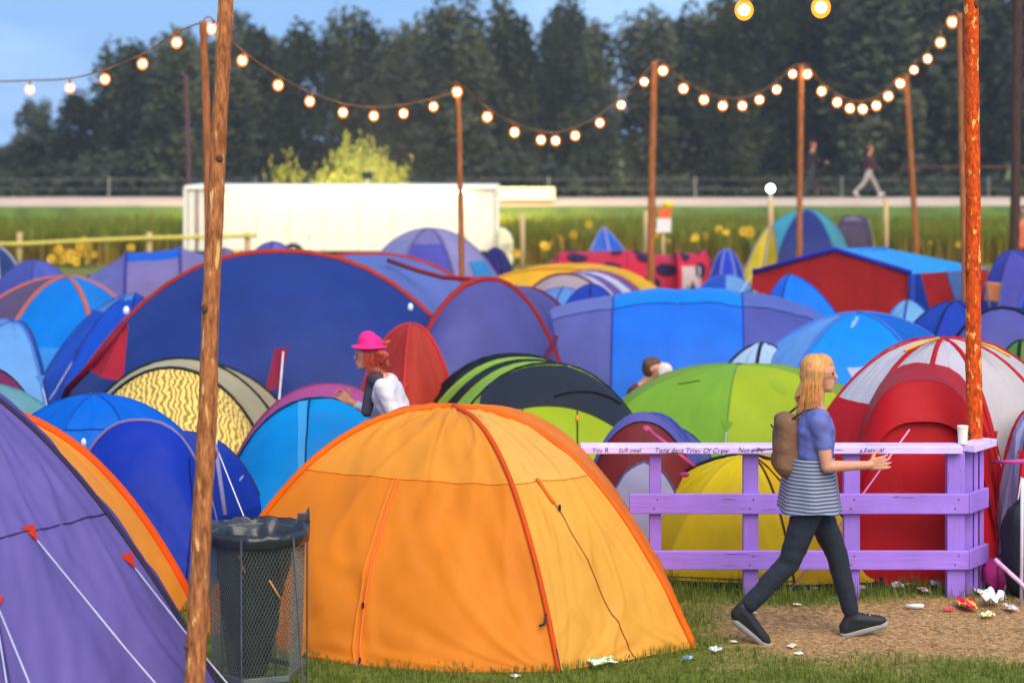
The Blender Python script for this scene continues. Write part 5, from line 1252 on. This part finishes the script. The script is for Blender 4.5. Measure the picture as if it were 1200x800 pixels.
def person(label, loc, head, scale=1.0, legs=((.45, .15), (-.35, .5)), arms=((-.3, .4), (.5, .9)), lean=.06, col=None, vox=.011, hair='long', hat=None, sit=False, fingers=True, gz=0.0, extra=None, skin=SKIN, turn=0.0, group=None):
    """local frame: x forward, y left, z up; legs/arms = (swing forward, bend) for left and right, radians"""
    col = col or {}
    hip = Vector((0, 0, .93)); J = {}
    def up(v): return hip+rotv(v, lean)
    J['chest'] = up((0, 0, .38)); J['waist'] = up((0, 0, .14)); J['neck'] = up((0, 0, .52)); J['head'] = up((.02, 0, .70))
    thigh, shin, ua, fa = .43, .42, .29, .25
    low = 9
    for i, sd in enumerate((1, -1)):
        a, b = legs[i]; h = hip+Vector((0, sd*.095, -.03))
        sp = .30*sd if sit else 0
        k = h+Vector((math.sin(a)*thigh, sp*thigh*.5, -math.cos(a)*thigh)); n = k+Vector((math.sin(a-b)*shin, 0, -math.cos(a-b)*shin))
        fa_ = a-b; fd = Vector((math.cos(max(-.7, min(.3, fa_))), 0, math.sin(max(-.7, min(.3, fa_))))) if not sit else Vector((.85, 0, .5))
        toe = n+fd*.17+Vector((0, 0, -.055)); heel = n+Vector((-.045*fd.x, 0, -.055-.045*fd.z))
        J['leg%d' % i] = (h, k, n, toe, heel); low = min(low, toe.z-.035, heel.z-.035)
        s = up((0, sd*.185, .455)); a, b = arms[i][:2]; outw = arms[i][2] if len(arms[i]) > 2 else .12
        e = s+Vector((math.sin(a)*ua, sd*outw*ua, -math.cos(a)*ua*math.sqrt(max(.1, 1-outw*outw)))); w = e+Vector((math.sin(a+b)*fa, -sd*.05*fa, -math.cos(a+b)*fa))
        J['arm%d' % i] = (s, e, w, a+b)
    if sit: low = min(low, hip.z-.12)
    X = Vector((math.cos(head), math.sin(head), 0)); Y = Vector((-math.sin(head), math.cos(head), 0)); base = Vector((loc.x, loc.y, gz))
    def T(v): v = Vector(v); z = (v.z-low)*scale; return base+(X*v.x+Y*v.y)*scale+Vector((0, 0, z))
    S = scale
    root = thing('person', label, 'person', (base.x, base.y, gz), group)
    body = MB(); cp = lambda mb, a, ra, b, rb: capsule(mb, T(a), ra*S, T(b), rb*S)
    ch, wa, nk, hd = J['chest'], J['waist'], J['neck'], J['head']
    def torso(mb, g):
        for sd in (1, -1):
            o = Vector((0, sd*.075, 0)); cp(mb, ch+o*1.15, .105+g, wa+o*.7, .098+g); cp(mb, wa+o*.7, .098+g, hip+o*.9+Vector((0, 0, -.01)), .108+g)
            cp(mb, ch+Vector((0, sd*.09, .03)), .085+g, ch+Vector((0, sd*.155, .06)), .062+g)
    torso(body, 0)
    cp(body, ch+Vector((0, 0, .05)), .085, nk, .058); cp(body, nk, .056, hd+Vector((-.02, 0, -.05)), .055)
    # head: skull, face, jaw, nose, ears
    fwd = Vector((math.cos(turn), math.sin(turn), 0)); lat = Vector((-math.sin(turn), math.cos(turn), 0))
    hp_ = lambda f, l, u: hd+fwd*f+lat*l+Vector((0, 0, u))
    cp(body, hp_(-.022, 0, .035), .083, hp_(.018, 0, .030), .078); cp(body, hp_(.022, 0, .0), .068, hp_(.045, 0, -.065), .040)
    cp(body, hp_(.088, 0, .022), .009, hp_(.103, 0, -.012), .012); cp(body, hp_(.078, .022, .038), .010, hp_(.078, -.022, .038), .010); cp(body, hp_(.06, 0, -.085), .018, hp_(.066, 0, -.088), .018)
    cp(body, hp_(.078, 0, -.042), .016, hp_(.084, 0, -.052), .013)
    for sd in (1, -1): cp(body, hp_(-.005, sd*.080, .018), .014, hp_(.0, sd*.082, -.012), .011); cp(body, hp_(.07, sd*.03, .032), .013, hp_(.07, sd*.045, .030), .011)
    for i, sd in enumerate((1, -1)):
        h, k, n, toe, heel = J['leg%d' % i]
        cp(body, h, .085, k, .055); cp(body, k, .053, k.lerp(n, .3), .056); cp(body, k.lerp(n, .3), .056, n, .036); cp(body, n, .036, toe, .030)
        s, e, w, ang = J['arm%d' % i]
        cp(body, s, .052, e, .038); cp(body, e, .038, w, .026)
        hdir = Vector((math.sin(ang+.12), 0, -math.cos(ang+.12))); side = Vector((0, 1, 0)); nrm = hdir.cross(side)
        palm0, palm1 = w+hdir*.02, w+hdir*.085
        thick = .013
        cp(body, w, .024, palm0, .022)
        for q in (-1, -.33, .33, 1): cp(body, palm0+nrm*q*.020, thick, palm1+nrm*q*.030, thick)
        if fingers:
            inw = Vector((0, -sd, 0))
            for fi, (q, ln) in enumerate(((-1, .062), (-.33, .075), (.33, .080), (1, .070))):
                p0 = palm1+nrm*q*.031; p1 = p0+(hdir*.9+inw*(.2+.06*fi)+nrm*q*.16).normalized()*ln*.52; p2 = p1+(hdir*(.6-.1*fi)+inw*.6).normalized()*ln*.5
                cp(body, p0, .0088, p1, .0078); cp(body, p1, .0078, p2, .0066)
            tp0 = palm0+nrm*.030+hdir*.01; tp1 = tp0+(nrm*.8+hdir*.5+inw*.2).normalized()*.040; tp2 = tp1+(nrm*.25+hdir*.9+inw*.2).normalized()*.032
            cp(body, tp0, .012, tp1, .0105); cp(body, tp1, .0105, tp2, .0085)
    weld('body', body, skin, root, (vox*.6 if fingers else vox)*S, 2)
    # clothes
    sh = MB(); torso(sh, .016); g = Vector((0, 0, 0))
    cp(sh, ch+Vector((0, 0, .06)), .09, nk+Vector((0, 0, -.05)), .062)
    sl = col.get('sleeve', .5)
    for i in (0, 1):
        s, e, w, ang = J['arm%d' % i]
        if sl <= 1: cp(sh, s, .066, s.lerp(e, sl), .056)
        else: cp(sh, s, .066, e, .052); cp(sh, e, .052, e.lerp(w, sl-1), .040)
    hem = col.get('hem', 0)
    if hem:
        for sd in (1, -1): cp(sh, hip+Vector((0, sd*.07, 0)), .13, hip+Vector((0, sd*.075, -hem)), .135)
    weld('shirt', sh, plain('cloth_%d_%d_%d' % col['top'], col['top'], .8, bump=.4, bscale=16), root, vox*1.2*S, 3, crease=.010)
    tr = MB()
    for i, sd in enumerate((1, -1)):
        h, k, n, toe, heel = J['leg%d' % i]
        cp(tr, hip+Vector((0, sd*.06, .02)), .118, h, .108); cp(tr, h, .104, k, .070); cp(tr, k, .069, k.lerp(n, .85), .056)
    weld('trousers', tr, plain('cloth_%d_%d_%d' % col['legs'], col['legs'], .85, bump=.4, bscale=18), root, vox*1.2*S, 3, crease=.0045)
    for i in (0, 1):
        h, k, n, toe, heel = J['leg%d' % i]; so = MB()
        fd2 = (toe-heel).normalized(); cp(so, heel+Vector((0, 0, -.012)), .036, toe+fd2*.02+Vector((0, 0, -.004)), .030)
        cp(so, n+Vector((0, 0, .02)), .043, heel+Vector((0, 0, .012)), .040); cp(so, heel+Vector((0, 0, .012)), .040, toe, .034); cp(so, n, .045, toe, .036)
        weld('shoe', so, plain('shoe_%d' % col.get('shoe', (30, 28, 30))[0], col.get('shoe', (30, 28, 30)), .6), root, vox*S, 2)
        if fingers:
            so2 = MB(); fd2 = (toe-heel).normalized(); a = T(heel-Vector((0, 0, .028))); b = T(toe+fd2*.03-Vector((0, 0, .026)))
            capsule(so2, a, .036*S, b, .030*S)
            weld('sole', so2, plain('sole_grey', (150, 148, 145), .8), root, vox*S, 2)
            for q in (.35, .5, .65):
                c = n.lerp(toe, q)+Vector((0, 0, .036)); MB().tube([T(c+Vector((0, .022, -.006))), T(c+Vector((0, 0, .004))), T(c+Vector((0, -.022, -.006)))], .003, 5).build('lace', plain('lace_grey', (170, 168, 165), .8), root, smooth=True)
    ha = MB(); hc = col.get('hair', (110, 70, 40))
    cp(ha, hp_(-.035, 0, .05), .086, hp_(.012, 0, .062), .076); cp(ha, hp_(-.05, .0, .0), .078, hp_(-.04, 0, -.04), .066)
    for sd in (1, -1): cp(ha, hp_(-.02, sd*.05, .03), .045, hp_(-.02, sd*.06, -.03), .032)
    if hair == 'long':
        rr = random.Random(3)
        for q in range(15):
            a = -1.9+3.8*q/14; l = .078*math.sin(a); f = -.012-.070*math.cos(a)
            e = hp_(min(f, -.03)-.045-.03*rr.random(), l*.9, -.11-.07*rr.random()); m_ = hp_(f-.008, l*1.04, -.05)
            cp(ha, hp_(f, l, .03), .030, m_, .026); cp(ha, m_, .026, e, .010)
    if hair == 'wild':
        rr = random.Random(5)
        for q in range(16):
            a = rr.random()*2*PI; cp(ha, hp_(-.04, .03*math.cos(a), .04), .05, hp_(-.10-.06*rr.random(), .10*math.cos(a), .02+.09*math.sin(a)), .02)
    weld('hair', ha, plain('hair_%d_%d' % hc[:2], hc, .5, amt=.25, scale=14, bump=.5, bscale=22, stretch=(5, 5, .7)), root, vox*S, 4)
    if fingers:      # loose strands over the hair mass
        st = MB(); rr = random.Random(8)
        for q in range(240 if hair == 'long' else 120):
            a = -2.1+4.2*rr.random(); l = .088*math.sin(a); f = -.012-.080*math.cos(a); ln = (.20+.10*rr.random()) if hair == 'long' else .10*rr.random()+.05
            p0 = T(hp_(f*.35, l*.45, .132-.02*rr.random())); p1 = T(hp_(f*1.0, l*1.0, .06)); p2 = T(hp_(f*1.1-.01, l*1.12+rr.gauss(0, .006), -.05)); p3 = T(hp_(f*1.1-.03+rr.gauss(0, .015), l*1.25+rr.gauss(0, .012), .0-ln))
            st.tube([p0, p0.lerp(p1, .6)+Vector((0, 0, .008)), p1, p2, p3], [.0022, .0026, .0026, .002, .0006], 4, cap=False)
        st.build('hair_strand', plain('strand_%d' % hc[0], tuple(min(255, int(v*1.12)) for v in hc), .45, amt=.3, scale=20), root, smooth=True)
    if hat:
        hm_ = MB(); cp(hm_, hp_(-.02, 0, .085), .098, hp_(.0, 0, .115), .082)
        if hat[1]: hm_.ball(T(hp_(-.01, 0, .075)), (.155*S, .155*S, .016*S), 24, 6)
        weld('hat', hm_, plain('hat_%d' % hat[0][0], hat[0], .75, bump=.4), root, vox*S*1.1, 2)
    if fingers:
        for sd in (1, -1): MB().ball(T(hp_(.083, sd*.033, .017)), .0095*S, 10, 6).build('eye', plain('eye_dark', (40, 30, 28), .25), root, smooth=True)
        MB().ball(T(hp_(.095, 0, -.040)), .010*S, 8, 6).build('lips', plain('lips', (165, 85, 80), .5), root, smooth=True)
    if extra: extra(root, T, J, cp, vox*S, hp_)
    return root
def stripes_mat():
    m, nt, out, bs = mat_base('striped_cloth')
    tc = nt.nodes.new('ShaderNodeTexCoord'); wv = nt.nodes.new('ShaderNodeTexWave'); wv.bands_direction = 'Z'; wv.inputs['Scale'].default_value = 14
    cr = nt.nodes.new('ShaderNodeValToRGB'); cr.color_ramp.interpolation = 'CONSTANT'; cr.color_ramp.elements[0].color = (*lin((70, 76, 110)), 1); cr.color_ramp.elements[1].color = (*lin((150, 152, 170)), 1); cr.color_ramp.elements[1].position = .5
    nt.links.new(tc.outputs['Object'], wv.inputs['Vector']); nt.links.new(wv.outputs['Fac'], cr.inputs[0]); nt.links.new(cr.outputs[0], bs.inputs['Base Color']); bs.inputs['Roughness'].default_value = .85
    return m
def walker_extra(root, T, J, cp, vox, hp_):
    mb = MB(); hip = Vector((0, 0, .93))
    V = []; Fc = []; n = 48; m = 14
    for j in range(m+1):
        k = j/m
        for i in range(n):
            a = 2*PI*i/n; fl_ = 1+.05*k*math.sin(a*7+k)+.04*k*nz(math.cos(a)*2, math.sin(a)*2, k*2)
            V.append(T(hip+Vector((-.005+math.cos(a)*(.150+.045*k)*fl_, math.sin(a)*(.190+.045*k)*fl_, .20-.33*k+.012*math.sin(a*3)*k))))
    for j in range(m):
        for i in range(n): i2 = (i+1) % n; Fc.append((j*n+i, j*n+i2, (j+1)*n+i2, (j+1)*n+i))
    mesh('striped_shirt_hem', V, Fc, stripes_mat(), root, label='grey and blue striped shirt hanging below the blue top')
    # small backpack
    mb = MB(); ch = J['chest']
    cp(mb, ch+Vector((-.17, .05, .02)), .075, ch+Vector((-.17, .05, -.22)), .085); cp(mb, ch+Vector((-.17, -.05, .02)), .075, ch+Vector((-.17, -.05, -.22)), .085)
    weld('backpack', mb, plain('pack_brown', (120, 84, 60), .8, bump=.4), root, vox*1.4, 2, crease=.010)
    st_m = plain('pack_strap', (70, 50, 40), .8)
    for sd in (1, -1):
        P = [T(ch+Vector(v)) for v in ((-.15, sd*.10, .06), (-.07, sd*.115, .118), (0, sd*.12, .128), (.065, sd*.115, .085), (.105, sd*.105, .0), (.075, sd*.13, -.10), (-.02, sd*.15, -.16), (-.15, sd*.10, -.20))]
        MB().tube(P, .016, 6, flat=.4).build('backpack_strap', st_m, root, smooth=True)
    MB().tube([T(ch+Vector((-.255, -.07, .0))), T(ch+Vector((-.262, 0, .01))), T(ch+Vector((-.255, .07, .0)))], .006, 5).build('pocket_zip', plain('zip_dark', (40, 32, 30), .5), root, smooth=True)
person('person with long fair hair walking past the purple rail in a blue top', W(950, 11.6), 0.0, 1.0, legs=((.42, .18), (-.34, .42)), arms=((-.12, .55, .1), (.15, 1.45, .1)), lean=.05,
       col=dict(top=(98, 104, 170), legs=(30, 36, 48), shoe=(26, 28, 30), hair=(205, 140, 76), sleeve=.55), vox=.0085, hair='long', turn=-.25, extra=walker_extra)
def scarf(root, T, J, cp, vox, hp_):
    mb = MB(); nk = J['neck']; cp(mb, nk+Vector((.03, .03, -.01)), .07, nk+Vector((.04, -.04, -.02)), .068); cp(mb, nk+Vector((.06, 0, -.02)), .05, nk+Vector((.10, .02, -.26)), .045)
    weld('scarf', mb, plain('scarf_dark', (62, 58, 70), .85), root, vox*1.3, 2)
person('person in a magenta hat and white shirt hurrying behind the orange tent', W(478, 14.0), PI, .98, legs=((.6, .25), (-.5, .5)), arms=((-.5, .9, .2), (.15, 1.9, .2)), lean=.42,
       col=dict(top=(206, 200, 206), legs=(50, 55, 80), hair=(170, 62, 40), sleeve=1.8), vox=.011, hair='wild', hat=((215, 20, 120), True), extra=scarf)
RZ = 1.31
person('far person in black with reddish hair walking on the raised road', W(951, 62.2), .2, 1.02, legs=((.3, .1), (-.2, .2)), col=dict(top=(40, 28, 30), legs=(52, 46, 56), hair=(130, 62, 48), sleeve=1.9), vox=.03, hair='short', fingers=False, gz=RZ)
person('far person in a dark red top and pale trousers striding on the road', W(1018, 62.2), .1, 1.0, legs=((.55, .1), (-.45, .35)), arms=((-.3, .3), (.3, .5)), col=dict(top=(74, 34, 38), legs=(170, 158, 150), hair=(135, 66, 55), sleeve=1.9, shoe=(200, 190, 180)), vox=.03, hair='short', fingers=False, gz=RZ)
person('person in an orange jacket standing at the right edge near the dark pole', W(1200, 39), -1.8, 1.0, legs=((.05, .02), (-.05, .05)), arms=((.1, .3), (.1, .9)), col=dict(top=(215, 105, 70), legs=(32, 28, 36), hair=(50, 36, 32), sleeve=1.9), vox=.022, hair='short', fingers=False)
person('brown haired person sitting behind the lime green and black tent', W(733, 18.9), -.35, .95, legs=((1.55, .05), (1.5, .05)), arms=((.5, .6), (.5, .6)), lean=.42, col=dict(top=(96, 30, 36), legs=(40, 44, 70), hair=(92, 58, 40), sleeve=1.9), vox=.018, hair='short', sit=True, fingers=False)
person('fair haired person sitting low behind the apple green tent', W(816, 18.6), 2.6, .95, legs=((1.55, .05), (1.5, .05)), arms=((.5, .6), (.5, .6)), lean=.58, col=dict(top=(60, 80, 160), legs=(40, 44, 70), hair=(215, 196, 190), sleeve=1.9), vox=.018, hair='short', sit=True, fingers=False)

# ------------------------------------------------------------------ haze volume added to lighten the far trees
m, nt, out, bs = mat_base('haze_air'); nt.nodes.remove(bs)
pv = nt.nodes.new('ShaderNodeVolumePrincipled'); pv.inputs['Density'].default_value = .0007; pv.inputs['Color'].default_value = (.92, .95, 1, 1); pv.inputs['Anisotropy'].default_value = .3
nt.links.new(pv.outputs[0], out.inputs['Volume'])
hz = MB().box((0, 55, 8), (260, 170, 18)).build('haze', m, None); hz['kind'] = 'stuff'; hz['label'] = 'thin haze added over the whole campsite to lighten the far trees'; hz['category'] = 'haze'
